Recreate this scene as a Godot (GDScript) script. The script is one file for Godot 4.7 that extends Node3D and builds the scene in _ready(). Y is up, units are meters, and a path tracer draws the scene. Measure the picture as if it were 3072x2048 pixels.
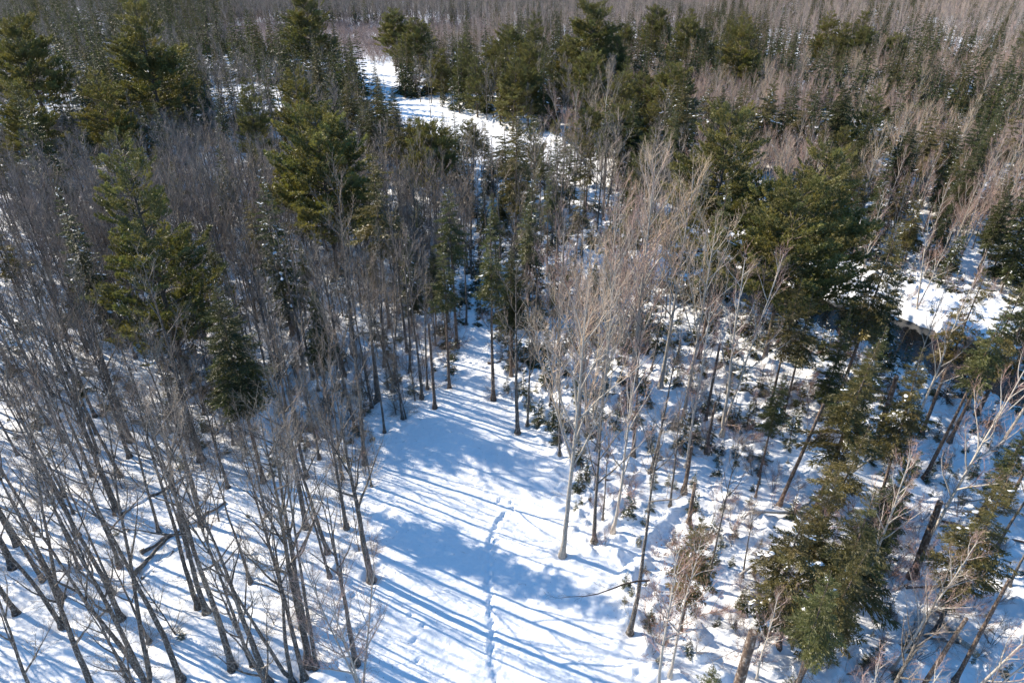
extends Node3D

# ---------------------------------------------------------------- helpers: random numbers, meshes, names
var rng := RandomNumberGenerator.new()
var taken := {}
var M := {}
var hills := FastNoiseLite.new()
var lumps := FastNoiseLite.new()
var ripples := FastNoiseLite.new()
var patches := FastNoiseLite.new()

const CLEARING := [Vector2(-7.2, 5), Vector2(-7.0, 19), Vector2(-6.8, 26), Vector2(-8.0, 32), Vector2(-9.2, 37), Vector2(-7.0, 40.5), Vector2(-4.6, 43), Vector2(-3.6, 52), Vector2(-1.8, 52), Vector2(-1.0, 43), Vector2(0.2, 40.5), Vector2(2.8, 36), Vector2(3.2, 30), Vector2(5.2, 26), Vector2(6.2, 19), Vector2(7.0, 5)]
const ICE := [Vector2(-24, 152), Vector2(-17, 141), Vector2(-3, 127), Vector2(10, 109), Vector2(13, 99), Vector2(4, 96), Vector2(-3, 102), Vector2(-9, 109), Vector2(-15, 116), Vector2(-23, 122), Vector2(-30, 140)]
const CORRIDOR := [Vector2(-24, 150), Vector2(-29.5, 172), Vector2(-33, 205), Vector2(-8, 250), Vector2(-10, 274), Vector2(-104, 274), Vector2(-104, 236), Vector2(-58, 216), Vector2(-36, 178), Vector2(-30, 148)]
const RIVER := [Vector2(70, 8), Vector2(58, 22), Vector2(50, 32), Vector2(44, 39.5), Vector2(38.5, 46), Vector2(33, 53.5), Vector2(26, 60), Vector2(20, 66)]
const LEAD := [Vector2(-32, 121), Vector2(-22, 120), Vector2(-14, 117), Vector2(-7, 111)]

func r(a: float, b: float) -> float:
	return rng.randf_range(a, b)

class Bag:
	static var tris := 0
	var v := PackedVector3Array()
	var n := PackedVector3Array()
	var uv := PackedVector2Array()
	var c := PackedColorArray()
	func put(t: PackedVector3Array, x: Transform3D, col: Color) -> void:
		v.append_array(x * t)
		var k := PackedColorArray()
		k.resize(t.size())
		k.fill(col)
		c.append_array(k)
	func tri(a: Vector3, b: Vector3, d: Vector3) -> void:
		v.append(a)
		v.append(b)
		v.append(d)
	func spike(a: Vector3, b: Vector3, w: float) -> void:
		var d := (b - a).normalized()
		var s := d.cross(Vector3.UP if absf(d.y) < 0.9 else Vector3.RIGHT).normalized() * w
		var u := d.cross(s) * 0.87
		var p := a + s
		var q := a - s * 0.5 + u
		var o := a - s * 0.5 - u
		tri(p, q, b)
		tri(q, o, b)
		tri(o, p, b)
	func mesh(m: Material, into: ArrayMesh = null) -> ArrayMesh:
		var a := []
		a.resize(Mesh.ARRAY_MAX)
		a[Mesh.ARRAY_VERTEX] = v
		if n.size() == v.size():
			a[Mesh.ARRAY_NORMAL] = n
		if uv.size() == v.size():
			a[Mesh.ARRAY_TEX_UV] = uv
		if c.size() == v.size():
			a[Mesh.ARRAY_COLOR] = c
		var out := into if into else ArrayMesh.new()
		if v.size():
			tris += v.size() / 3
			out.add_surface_from_arrays(Mesh.PRIMITIVE_TRIANGLES, a)
			out.surface_set_material(out.get_surface_count() - 1, m)
		return out

func tube(b: Bag, p: PackedVector3Array, w: PackedFloat32Array, sides: int, col: Color, closed := false) -> void:
	var ring_v: Array[PackedVector3Array] = []
	var ring_n: Array[PackedVector3Array] = []
	var side := Vector3.RIGHT
	var along := 0.0
	var lengths := PackedFloat32Array()
	for i in p.size():
		var d := (p[mini(i + 1, p.size() - 1)] - p[maxi(i - 1, 0)]).normalized()
		if i > 0:
			along += p[i].distance_to(p[i - 1])
		lengths.append(along)
		if absf(side.dot(d)) > 0.98:
			side = Vector3.FORWARD
		side = (side - d * side.dot(d)).normalized()
		var up := d.cross(side)
		var rv := PackedVector3Array()
		var rn := PackedVector3Array()
		for k in sides + 1:
			var a := TAU * k / sides
			var o := side * cos(a) + up * sin(a)
			rn.append(o)
			rv.append(p[i] + o * w[i])
		ring_v.append(rv)
		ring_n.append(rn)
	for i in p.size() - 1:
		for k in sides:
			for e in [[i, k], [i + 1, k + 1], [i, k + 1], [i, k], [i + 1, k], [i + 1, k + 1]]:
				b.v.append(ring_v[e[0]][e[1]])
				b.n.append(ring_n[e[0]][e[1]])
				b.uv.append(Vector2(float(e[1]) / sides, lengths[e[0]]))
				b.c.append(col)
	if closed:
		for e in [0, p.size() - 1]:
			var d := (p[e] - p[1 if e == 0 else e - 1]).normalized()
			for k in sides:
				for q in ([p[e], ring_v[e][k], ring_v[e][k + 1]] if e == 0 else [p[e], ring_v[e][k + 1], ring_v[e][k]]):
					b.v.append(q)
					b.n.append(d)
					b.uv.append(Vector2(0.5, 0.5))
					b.c.append(col)

func lin(x: float, y: float, z: float) -> Color:
	return Color(x, y, z)

func vary(c: Color, k: float) -> Color:
	var m := r(1.0 - k, 1.0 + k)
	return Color(c.r * m * r(1.0 - k * 0.3, 1.0 + k * 0.3), c.g * m, c.b * m * r(1.0 - k * 0.4, 1.0 + k * 0.4))

func numbered(called: String) -> String:
	var k: int = taken.get(called, 0)
	taken[called] = k + 1
	return called if k == 0 else "%s_%03d" % [called, k]

func tag(o: Node3D, label: String, category: String, group := "") -> Node3D:
	o.set_meta("label", label)
	o.set_meta("category", category)
	if group:
		o.set_meta("group", group)
	return o

func part(called: String, m: Mesh, parent: Node3D, stuff := false) -> MeshInstance3D:
	var o := MeshInstance3D.new()
	o.name = called
	o.mesh = m
	if stuff:
		o.set_meta("kind", "stuff")
	parent.add_child(o, true)
	return o

func structure(called: String, m: Mesh) -> MeshInstance3D:
	var o := part(called, m, self)
	o.set_meta("kind", "structure")
	return o

# ---------------------------------------------------------------- the lie of the land
func seg_far(p: Vector2, line: Array) -> float:
	var best := 1e9
	for i in line.size() - 1:
		best = minf(best, p.distance_to(Geometry2D.get_closest_point_to_segment(p, line[i], line[i + 1])))
	return best

func edge_far(p: Vector2, poly: Array) -> float:   # how far inside a polygon (negative: outside)
	var far := minf(seg_far(p, poly), p.distance_to(Geometry2D.get_closest_point_to_segment(p, poly[poly.size() - 1], poly[0])))
	return far if Geometry2D.is_point_in_polygon(p, PackedVector2Array(poly)) else -far

func lie(x: float, d: float) -> float:
	var p := Vector2(x, d)
	var y := hills.get_noise_2d(x, d) * 0.75
	var rough := 1.0
	if d > 2.0 and d < 56.0 and absf(x) < 14.0:
		rough = 1.0 - smoothstep(-1.5, 1.5, edge_far(p, CLEARING))
	if d > 0.0 and d < 60.0 and x < 4.0:
		rough *= lerpf(0.3, 1.0, maxf(smoothstep(40.0, 50.0, d), smoothstep(-12.0, 2.0, x)))
	if d > 75.0 and absf(x) < 80.0 and d < 280.0:
		rough *= 1.0 - smoothstep(-2.0, 3.0, maxf(edge_far(p, ICE), edge_far(p, CORRIDOR)))
	if d < 60.0 and d > 10.0 and absf(x) < 20.0:
		y += lumps.get_noise_2d(x * 2.2 + 40.0, d * 5.0) * 0.022
	y += ripples.get_noise_2d(x, d) * (0.07 + 0.10 * rough)
	if d < 130.0 and absf(x) < 90.0:
		y += maxf(0.0, lumps.get_noise_2d(x, d) - 0.05) * (0.03 + 0.75 * rough)
	if d < 80.0 and x > -2.0 and x < 80.0:
		var far := seg_far(p, RIVER)
		var shore := 3.0 + ripples.get_noise_2d(x * 0.7, d * 0.7) * 1.3
		y = lerpf(-1.7, y, smoothstep(shore, shore + 1.7, far))
	if d > 105.0 and d < 128.0 and x < 0.0 and x > -40.0:
		y = lerpf(-1.3, y, smoothstep(0.8, 1.7, seg_far(p, LEAD)))
	return y

func lines(stops: Array) -> PackedFloat32Array:   # [from, step, to, step, to ...]
	var out := PackedFloat32Array([stops[0]])
	var at: float = stops[0]
	for i in range(1, stops.size(), 2):
		var n := maxi(1, roundi((stops[i + 1] - at) / stops[i]))
		for k in n:
			out.append(lerpf(at, stops[i + 1], (k + 1.0) / n))
		at = stops[i + 1]
	return out

func build_ground() -> void:
	var xs := lines([-3000, 700, -900, 150, -300, 30, -120, 6, -72, 1.2, -30, 0.35, -10, 0.14, 8, 0.35, 55, 1.2, 80, 6, 120, 30, 300, 150, 900, 700, 3000])
	var ds := lines([-3000, 700, -600, 100, -60, 12, 0, 3, 12, 0.5, 18, 0.14, 45, 0.35, 76, 0.9, 150, 5, 300, 30, 600, 200, 1200, 700, 3600])
	var w := xs.size()
	var ys := PackedFloat32Array()
	for d in ds:
		for x in xs:
			ys.append(lie(x, d))
	var steps := footsteps()
	for s in steps:   # [centre, heading, half length, half width, depth]
		var c: Vector2 = s[0]
		var dir: Vector2 = s[1]
		for j in range(ds.bsearch(c.y - 0.7), ds.bsearch(c.y + 0.7)):
			for i in range(xs.bsearch(c.x - 0.7), xs.bsearch(c.x + 0.7)):
				var o := Vector2(xs[i], ds[j]) - c
				var q := Vector2(o.dot(dir) / s[2], o.cross(dir) / s[3]).length()
				var rim: float = exp(-pow((q - 1.35) / 0.3, 2.0)) * 0.05
				ys[j * w + i] += rim * minf(1.0, s[4] * 5.0) - s[4] * (1.0 - smoothstep(0.55, 1.15, q))
	ground = structure("snow_ground", null)
	ground_lines = [xs, ds, ys]

func lay_snow() -> void:   # the ground's mesh, with the hollows that have melted round the trunks
	var xs: PackedFloat32Array = ground_lines[0]
	var ds: PackedFloat32Array = ground_lines[1]
	var ys: PackedFloat32Array = ground_lines[2]
	var w := xs.size()
	for s in wells:
		var rad: float = s.z * 2.2 + 0.18
		for j in range(ds.bsearch(s.y - rad * 1.6), ds.bsearch(s.y + rad * 1.6)):
			for i in range(xs.bsearch(s.x - rad * 1.6), xs.bsearch(s.x + rad * 1.6)):
				var q := Vector2(xs[i] - s.x, ds[j] - s.y).length() / rad
				ys[j * w + i] -= 0.17 * (1.0 - smoothstep(0.3, 1.1, q)) - 0.03 * exp(-pow((q - 1.25) / 0.25, 2.0))
	var v := PackedVector3Array()
	var n := PackedVector3Array()
	var idx := PackedInt32Array()
	for j in ds.size():
		for i in w:
			v.append(Vector3(xs[i], ys[j * w + i], -ds[j]))
			var i0 := maxi(i - 1, 0)
			var i1 := mini(i + 1, w - 1)
			var j0 := maxi(j - 1, 0)
			var j1 := mini(j + 1, ds.size() - 1)
			n.append(Vector3(-(ys[j * w + i1] - ys[j * w + i0]) / (xs[i1] - xs[i0]), 1.0, (ys[j1 * w + i] - ys[j0 * w + i]) / (ds[j1] - ds[j0])).normalized())
			if i < w - 1 and j < ds.size() - 1:
				var a := j * w + i
				idx.append_array(PackedInt32Array([a, a + w, a + w + 1, a, a + w + 1, a + 1]))
	var arr := []
	arr.resize(Mesh.ARRAY_MAX)
	arr[Mesh.ARRAY_VERTEX] = v
	arr[Mesh.ARRAY_NORMAL] = n
	arr[Mesh.ARRAY_INDEX] = idx
	var m := ArrayMesh.new()
	m.add_surface_from_arrays(Mesh.PRIMITIVE_TRIANGLES, arr)
	m.surface_set_material(0, M.snow)
	ground.mesh = m

func footsteps() -> Array:
	var way := [Vector2(-0.1, 17), Vector2(-0.6, 19.2), Vector2(-0.95, 20.7), Vector2(-1.0, 22.2), Vector2(-1.2, 24.7), Vector2(-1.35, 26.5), Vector2(-1.2, 28.5), Vector2(-0.95, 29.5), Vector2(-0.45, 30.4), Vector2(-0.25, 30.9), Vector2(-0.5, 31.2), Vector2(-0.95, 31.3), Vector2(-1.6, 32.1), Vector2(-2.5, 33.9), Vector2(-2.7, 34.9), Vector2(-2.7, 36.7), Vector2(-3.0, 38.1), Vector2(-3.0, 40.5), Vector2(-2.4, 41.7), Vector2(-1.7, 42.6), Vector2(-1.9, 45), Vector2(-2.6, 48), Vector2(-2.4, 51)]
	var out := []
	var left := 0.0
	var k := 0
	for i in way.size() - 1:
		var a: Vector2 = way[i]
		var b: Vector2 = way[i + 1]
		var dir := (b - a).normalized()
		var len := a.distance_to(b)
		while left < len:
			var p := a + dir * left
			var deep := 0.08 if p.y < 31.0 else 0.055
			var sway := dir.orthogonal() * (0.13 if k % 2 else -0.13) * (1.0 if p.y < 31.0 else 0.6)
			out.append([p + sway + Vector2(r(-0.03, 0.03), r(-0.03, 0.03)), dir.rotated(r(-0.25, 0.25)), 0.2 + r(0, 0.06), 0.11, deep * r(0.8, 1.25)])
			if p.y < 30.5:   # the lower part has been walked both ways into a trough
				out.append([p, dir, 0.44, 0.19, 0.055])
			left += 0.36 if p.y < 31.0 else 0.55
			k += 1
		left -= len
	for s in [Vector2(-0.1, 31.3), Vector2(0.1, 31.0), Vector2(0.05, 30.6), Vector2(-0.75, 31.6), Vector2(-4.6, 20.4), Vector2(-4.9, 21.5), Vector2(-4.5, 22.4), Vector2(-5.2, 23.0)]:
		out.append([s, Vector2(r(-0.4, 0.4), 1).normalized(), 0.2, 0.12, 0.11])
	return out

func build_water() -> void:
	var b := Bag.new()
	for line in [[RIVER, 5.0, -0.85], [LEAD, 1.6, -0.5]]:
		var pts: Array = line[0]
		var ring := []
		for i in pts.size():
			var dir: Vector2 = (pts[mini(i + 1, pts.size() - 1)] - pts[maxi(i - 1, 0)]).normalized()
			var o: Vector2 = dir.orthogonal() * line[1]
			ring.append([pts[i] + o, pts[i] - o])
		for i in pts.size() - 1:
			var q := []
			for e in [ring[i][0], ring[i][1], ring[i + 1][1], ring[i][0], ring[i + 1][1], ring[i + 1][0]]:
				q.append(Vector3(e.x, line[2], -e.y))
			for e in q:
				b.v.append(e)
				b.n.append(Vector3.UP)
	structure("river_water", b.mesh(M.water))

# ---------------------------------------------------------------- materials
func noise(freq: float, kind := FastNoiseLite.TYPE_SIMPLEX_SMOOTH, oct := 4, s := 1) -> FastNoiseLite:
	var f := FastNoiseLite.new()
	f.noise_type = kind
	f.frequency = freq
	f.fractal_octaves = oct
	f.seed = s
	return f

func picture(f: FastNoiseLite, stops: Array, size := 512, bump := 0.0) -> NoiseTexture2D:
	var t := NoiseTexture2D.new()
	t.width = size
	t.height = size
	t.seamless = true
	t.noise = f
	if bump > 0.0:
		t.as_normal_map = true
		t.bump_strength = bump
	if stops:
		var g := Gradient.new()
		g.offsets = PackedFloat32Array(stops.map(func(s): return s[0]))
		g.colors = PackedColorArray(stops.map(func(s): return Color(s[1], s[2], s[3]).linear_to_srgb()))
		t.color_ramp = g
	return t

func bark(stops: Array, s: int, scale: Vector3, freq := 0.02) -> StandardMaterial3D:
	var m := StandardMaterial3D.new()
	m.albedo_texture = picture(noise(freq, FastNoiseLite.TYPE_SIMPLEX_SMOOTH, 5, s), stops)
	m.uv1_triplanar = true
	m.uv1_scale = scale
	m.roughness = 0.92
	m.vertex_color_use_as_albedo = true
	m.normal_enabled = true
	m.normal_texture = picture(noise(0.05, FastNoiseLite.TYPE_SIMPLEX_SMOOTH, 4, s + 7), [], 512, 6.0)
	m.normal_scale = 0.8
	return m

func coloured(rough: float) -> StandardMaterial3D:
	var m := StandardMaterial3D.new()
	m.vertex_color_use_as_albedo = true
	m.roughness = rough
	return m

func build_materials() -> void:
	M.grey_bark = bark([[0.0, 0.035, 0.028, 0.023], [0.45, 0.065, 0.053, 0.044], [0.57, 0.10, 0.085, 0.072], [0.67, 0.24, 0.225, 0.205], [1.0, 0.34, 0.32, 0.295]], 3, Vector3(0.9, 0.55, 0.9))
	M.smooth_bark = bark([[0.0, 0.2, 0.175, 0.15], [0.5, 0.34, 0.31, 0.27], [1.0, 0.48, 0.45, 0.41]], 4, Vector3(0.9, 0.5, 0.9))
	M.spruce_bark = bark([[0.0, 0.045, 0.03, 0.023], [0.5, 0.10, 0.068, 0.05], [0.66, 0.16, 0.115, 0.09], [0.8, 0.30, 0.27, 0.24], [1.0, 0.36, 0.34, 0.31]], 5, Vector3(1.1, 0.6, 1.1))
	M.pine_bark = bark([[0.0, 0.045, 0.037, 0.031], [0.5, 0.11, 0.088, 0.07], [1.0, 0.21, 0.175, 0.145]], 6, Vector3(1.0, 0.4, 1.0))
	M.birch_bark = bark([[0.0, 0.05, 0.04, 0.035], [0.27, 0.10, 0.085, 0.07], [0.38, 0.44, 0.40, 0.35], [1.0, 0.66, 0.62, 0.56]], 8, Vector3(0.8, 2.4, 0.8), 0.025)
	M.twig = coloured(0.85)
	M.needle = coloured(0.45)
	M.needle.backlight_enabled = true
	M.needle.backlight = Color(0.8, 0.8, 0.5)
	var s := StandardMaterial3D.new()
	s.albedo_texture = picture(noise(0.03, FastNoiseLite.TYPE_SIMPLEX_SMOOTH, 5, 12), [[0.0, 0.80, 0.82, 0.85], [0.5, 0.86, 0.87, 0.895], [1.0, 0.90, 0.905, 0.92]])
	s.uv1_triplanar = true
	s.uv1_world_triplanar = true
	s.uv1_scale = Vector3(0.23, 0.23, 0.23)
	s.roughness = 0.75
	s.normal_enabled = true
	s.normal_texture = picture(noise(0.02, FastNoiseLite.TYPE_SIMPLEX_SMOOTH, 5, 13), [], 512, 5.0)
	s.normal_scale = 0.7
	M.snow = s
	var sp := StandardMaterial3D.new()
	sp.albedo_color = Color(0.86, 0.87, 0.89).linear_to_srgb()
	sp.roughness = 0.8
	M.snow_load = sp
	var w := StandardMaterial3D.new()
	w.albedo_color = Color(0.012, 0.012, 0.009).linear_to_srgb()
	w.roughness = 0.07
	w.metallic_specular = 0.35
	w.normal_enabled = true
	var wn := picture(noise(0.012, FastNoiseLite.TYPE_SIMPLEX_SMOOTH, 3, 14), [], 512, 2.0)
	w.normal_texture = wn
	w.normal_scale = 0.25
	w.uv1_triplanar = true
	w.uv1_world_triplanar = true
	w.uv1_scale = Vector3(0.2, 0.2, 0.2)
	M.water = w
	var cut := StandardMaterial3D.new()
	cut.albedo_color = Color(0.52, 0.33, 0.17).linear_to_srgb()
	cut.roughness = 0.9
	M.cut_wood = cut

# ---------------------------------------------------------------- sprays that crowns are made of (unit length along +Z, +Y up)
var twig_sprays: Array[PackedVector3Array] = []
var far_twig_sprays: Array[PackedVector3Array] = []
var spruce_boughs: Array[PackedVector3Array] = []
var far_spruce_boughs: Array[PackedVector3Array] = []
var pine_boughs: Array[PackedVector3Array] = []
var far_pine_boughs: Array[PackedVector3Array] = []
var snow_blobs: Array[PackedVector3Array] = []

func aim(az: float, el: float) -> Vector3:
	return Vector3(sin(az) * cos(el), sin(el), cos(az) * cos(el))

func make_sprays() -> void:
	for k in 6:
		twig_sprays.append(twig_spray(8, 4, 1, 1.0))
		far_twig_sprays.append(twig_spray(6, 3, 0, 1.8))
		spruce_boughs.append(spruce_bough(9, 1.15))
		far_spruce_boughs.append(spruce_bough(6, 1.6, false))
		pine_boughs.append(pine_bough(6, 4, 6, 2.1))
		far_pine_boughs.append(pine_bough(5, 3, 6, 2.3))
	for k in 4:
		snow_blobs.append(snow_blob())

func twig_spray(n: int, twigs: int, subs: int, fat: float) -> PackedVector3Array:
	var b := Bag.new()
	var bend := Vector3(r(-0.15, 0.15), r(0.0, 0.25), 0)
	var at := func(t: float) -> Vector3: return Vector3(0, 0, t) + bend * t * t
	for i in 3:
		b.spike(at.call(i / 3.0), at.call((i + 1.6) / 3.0 if i < 2 else 1.0), 0.012 * fat * (1.0 - i * 0.25))
	var turn := r(0, TAU)
	for i in n:
		var t := 0.10 + 0.88 * (i + r(0, 0.6)) / n
		var p: Vector3 = at.call(t)
		turn += 2.4 + r(-0.5, 0.5)
		var tilt := r(0.5, 1.0)
		var dir := (Vector3(cos(turn) * sin(tilt), sin(turn) * sin(tilt) * 0.8 + 0.15, cos(tilt))).normalized()
		var len := (0.66 - 0.42 * t) * r(0.65, 1.25)
		var mid := p + dir * len * 0.55
		var tip := mid + (dir + Vector3(r(-0.2, 0.2), r(0, 0.35), 0.3)).normalized() * len * 0.5
		b.spike(p, mid + (mid - p) * 0.25, 0.0075 * fat)
		b.spike(mid, tip, 0.005 * fat)
		for j in twigs:
			var u := (j + r(0.1, 0.8)) / twigs
			var q := p.lerp(mid, u * 2.0) if u < 0.5 else mid.lerp(tip, u * 2.0 - 1.0)
			var td := (dir + Vector3(r(-0.9, 0.9), r(-0.6, 0.8), r(-0.3, 0.8))).normalized()
			var tl := r(0.14, 0.28) * (1.1 - 0.5 * t)
			b.spike(q, q + td * tl, 0.0034 * fat)
			for e in subs:
				var s := q + td * tl * r(0.25, 0.7)
				b.spike(s, s + (td + Vector3(r(-0.8, 0.8), r(-0.6, 0.6), r(-0.5, 0.8))).normalized() * tl * 0.55, 0.0028 * fat)
	return b.v

func blade(b: Bag, a: Vector3, z: Vector3, w: Vector3) -> void:
	var m := a + z * 0.45
	b.tri(a, m + w, a + z)
	b.tri(a, a + z, m - w)

func spruce_bough(n: int, fat: float, fine := true) -> PackedVector3Array:
	var b := Bag.new()
	var at := func(t: float) -> Vector3: return Vector3(0, -0.28 * t * t + 0.16 * t * t * t * t, t)
	b.spike(at.call(0.0), at.call(0.5), 0.016)
	b.spike(at.call(0.35), at.call(1.0), 0.010)
	for i in n * 2 + 1:
		var t := 0.14 + 0.86 * float(i) / (n * 2)
		var side := (i % 2) * 2 - 1
		var p: Vector3 = at.call(t)
		var len := (0.42 * pow(1.0 - t, 0.7) + 0.10) * r(0.65, 1.25)
		var dir := aim(side * r(0.55, 1.1) * (1.0 if t < 0.95 else 0.2), r(-0.45, 0.25))
		var w := dir.cross(Vector3.UP).normalized().rotated(dir, r(-0.9, 0.9))
		if not fine:
			w *= 0.042 * fat
			blade(b, p, dir * len, w)
			blade(b, p, dir * len * 0.9 + Vector3(0, -0.05, 0), w.rotated(dir, 1.35) * 0.9)
		else:
			blade(b, p, dir * len, w * 0.014 * fat)
			var m := maxi(2, int(len * 15.0))
			for j in m:
				var q := p + dir * len * (j + r(0.2, 0.9)) / m
				for e in [-1, 1]:
					var td: Vector3 = (dir * r(0.5, 1.1) + w * e * r(0.5, 1.0) + Vector3(0, r(-0.7, 0.5), 0)).normalized()
					blade(b, q, td * r(0.07, 0.13) * fat, td.cross(Vector3(r(-1, 1), r(-1, 1), r(-1, 1))).normalized() * 0.014 * fat)
		for j in 3:
			var q := p + dir * len * (0.15 + 0.3 * j)
			var td := (dir + Vector3(r(-0.9, 0.9), r(-0.9, 0.35), r(-0.4, 0.8))).normalized()
			var ww := td.cross(Vector3(r(-1, 1), r(-1, 1), r(-1, 1))).normalized() * 0.022 * fat
			b.tri(q + ww, q - ww, q + td * r(0.08, 0.15) * fat)
	return b.v

func pine_bough(n: int, tufts: int, needles: int, fat: float) -> PackedVector3Array:
	var b := Bag.new()
	var at := func(t: float) -> Vector3: return Vector3(0, -0.06 * t + 0.16 * t * t, t)
	for i in 3:
		b.spike(at.call(i / 3.0), at.call(minf(1.0, (i + 1.5) / 3.0)), 0.014 - i * 0.003)
	for i in n * 2 + 1:
		var t := 0.28 + 0.72 * float(i) / (n * 2)
		var side := (i % 2) * 2 - 1
		var p: Vector3 = at.call(t)
		var len := (0.44 * pow(1.0 - t, 0.6) + 0.10) * r(0.7, 1.2)
		var dir := aim(side * r(0.5, 1.1) * (1.0 if t < 0.95 else 0.2), r(-0.05, 0.3))
		b.spike(p, p + dir * len, 0.006)
		for j in tufts:
			var q := p + dir * len * (0.3 + 0.7 * (j + r(0, 0.5)) / tufts) + Vector3(r(-0.03, 0.03), r(-0.01, 0.04), r(-0.03, 0.03))
			var main := (dir + Vector3(r(-0.5, 0.5), r(0.2, 0.9), r(-0.2, 0.5))).normalized()
			for e in needles:
				var td := (main + Vector3(r(-1, 1), r(-0.8, 0.9), r(-1, 1)) * 0.9).normalized()
				var ww := td.cross(Vector3(r(-1, 1), r(-1, 1), r(-1, 1))).normalized() * 0.0085 * fat
				b.tri(q + ww, q - ww, q + td * r(0.065, 0.105) * sqrt(fat))
	return b.v

func snow_blob() -> PackedVector3Array:
	var b := Bag.new()
	var ring := []
	for k in 7:
		var a := TAU * k / 7.0
		ring.append(Vector3(cos(a) * r(0.7, 1.1), r(-0.15, 0.0), sin(a) * r(0.7, 1.1)))
	var top := []
	for k in 7:
		top.append(ring[k] * 0.62 + Vector3(0, r(0.3, 0.42), 0))
	var peak := Vector3(r(-0.1, 0.1), 0.5, r(-0.1, 0.1))
	for k in 7:
		var j := (k + 1) % 7
		b.tri(ring[k], top[k], ring[j])
		b.tri(top[k], top[j], ring[j])
		b.tri(top[k], peak, top[j])
		b.tri(ring[k], ring[j], Vector3(0, -0.2, 0))
	return b.v

# ---------------------------------------------------------------- trees, each kind built a few times over
func stem(h: float, w0: float, w1: float, n: int, wander: float, lean: Vector2) -> Array:
	var p := PackedVector3Array()
	var w := PackedFloat32Array()
	var o := Vector2.ZERO
	var drift := Vector2(r(-1, 1), r(-1, 1)) * wander
	for i in n + 1:
		var t := float(i) / n
		drift = drift.lerp(Vector2(r(-1, 1), r(-1, 1)) * wander, 0.5)
		p.append(Vector3(o.x, h * t - 0.25 * (1.0 - t), o.y))
		w.append(lerpf(w0, w1, pow(t, 0.85)) * (1.0 + (0.35 if i == 0 else 0.0)) * r(0.96, 1.04))
		o += drift * (h / n) + lean * (h / n)
		if i == 0:   # root flare
			w[0] = w0 * 1.9
			for e in [[0.06, 1.42], [0.3, 1.12]]:
				p.append(Vector3(o.x * 0.0, e[0], 0.0))
				w.append(w0 * e[1])
	return [p, w]

func along(p: PackedVector3Array, t: float) -> Vector3:
	var k := clampf(t, 0.0, 0.9999) * (p.size() - 1)
	return p[int(k)].lerp(p[int(k) + 1], k - int(k))

func basis_to(d: Vector3, roll := 0.0) -> Basis:
	var z := d.normalized()
	var x := Vector3.UP.cross(z)
	x = Vector3.RIGHT if x.length() < 0.01 else x.normalized()
	return Basis(x, z.cross(x), z).rotated(z, roll)

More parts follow.
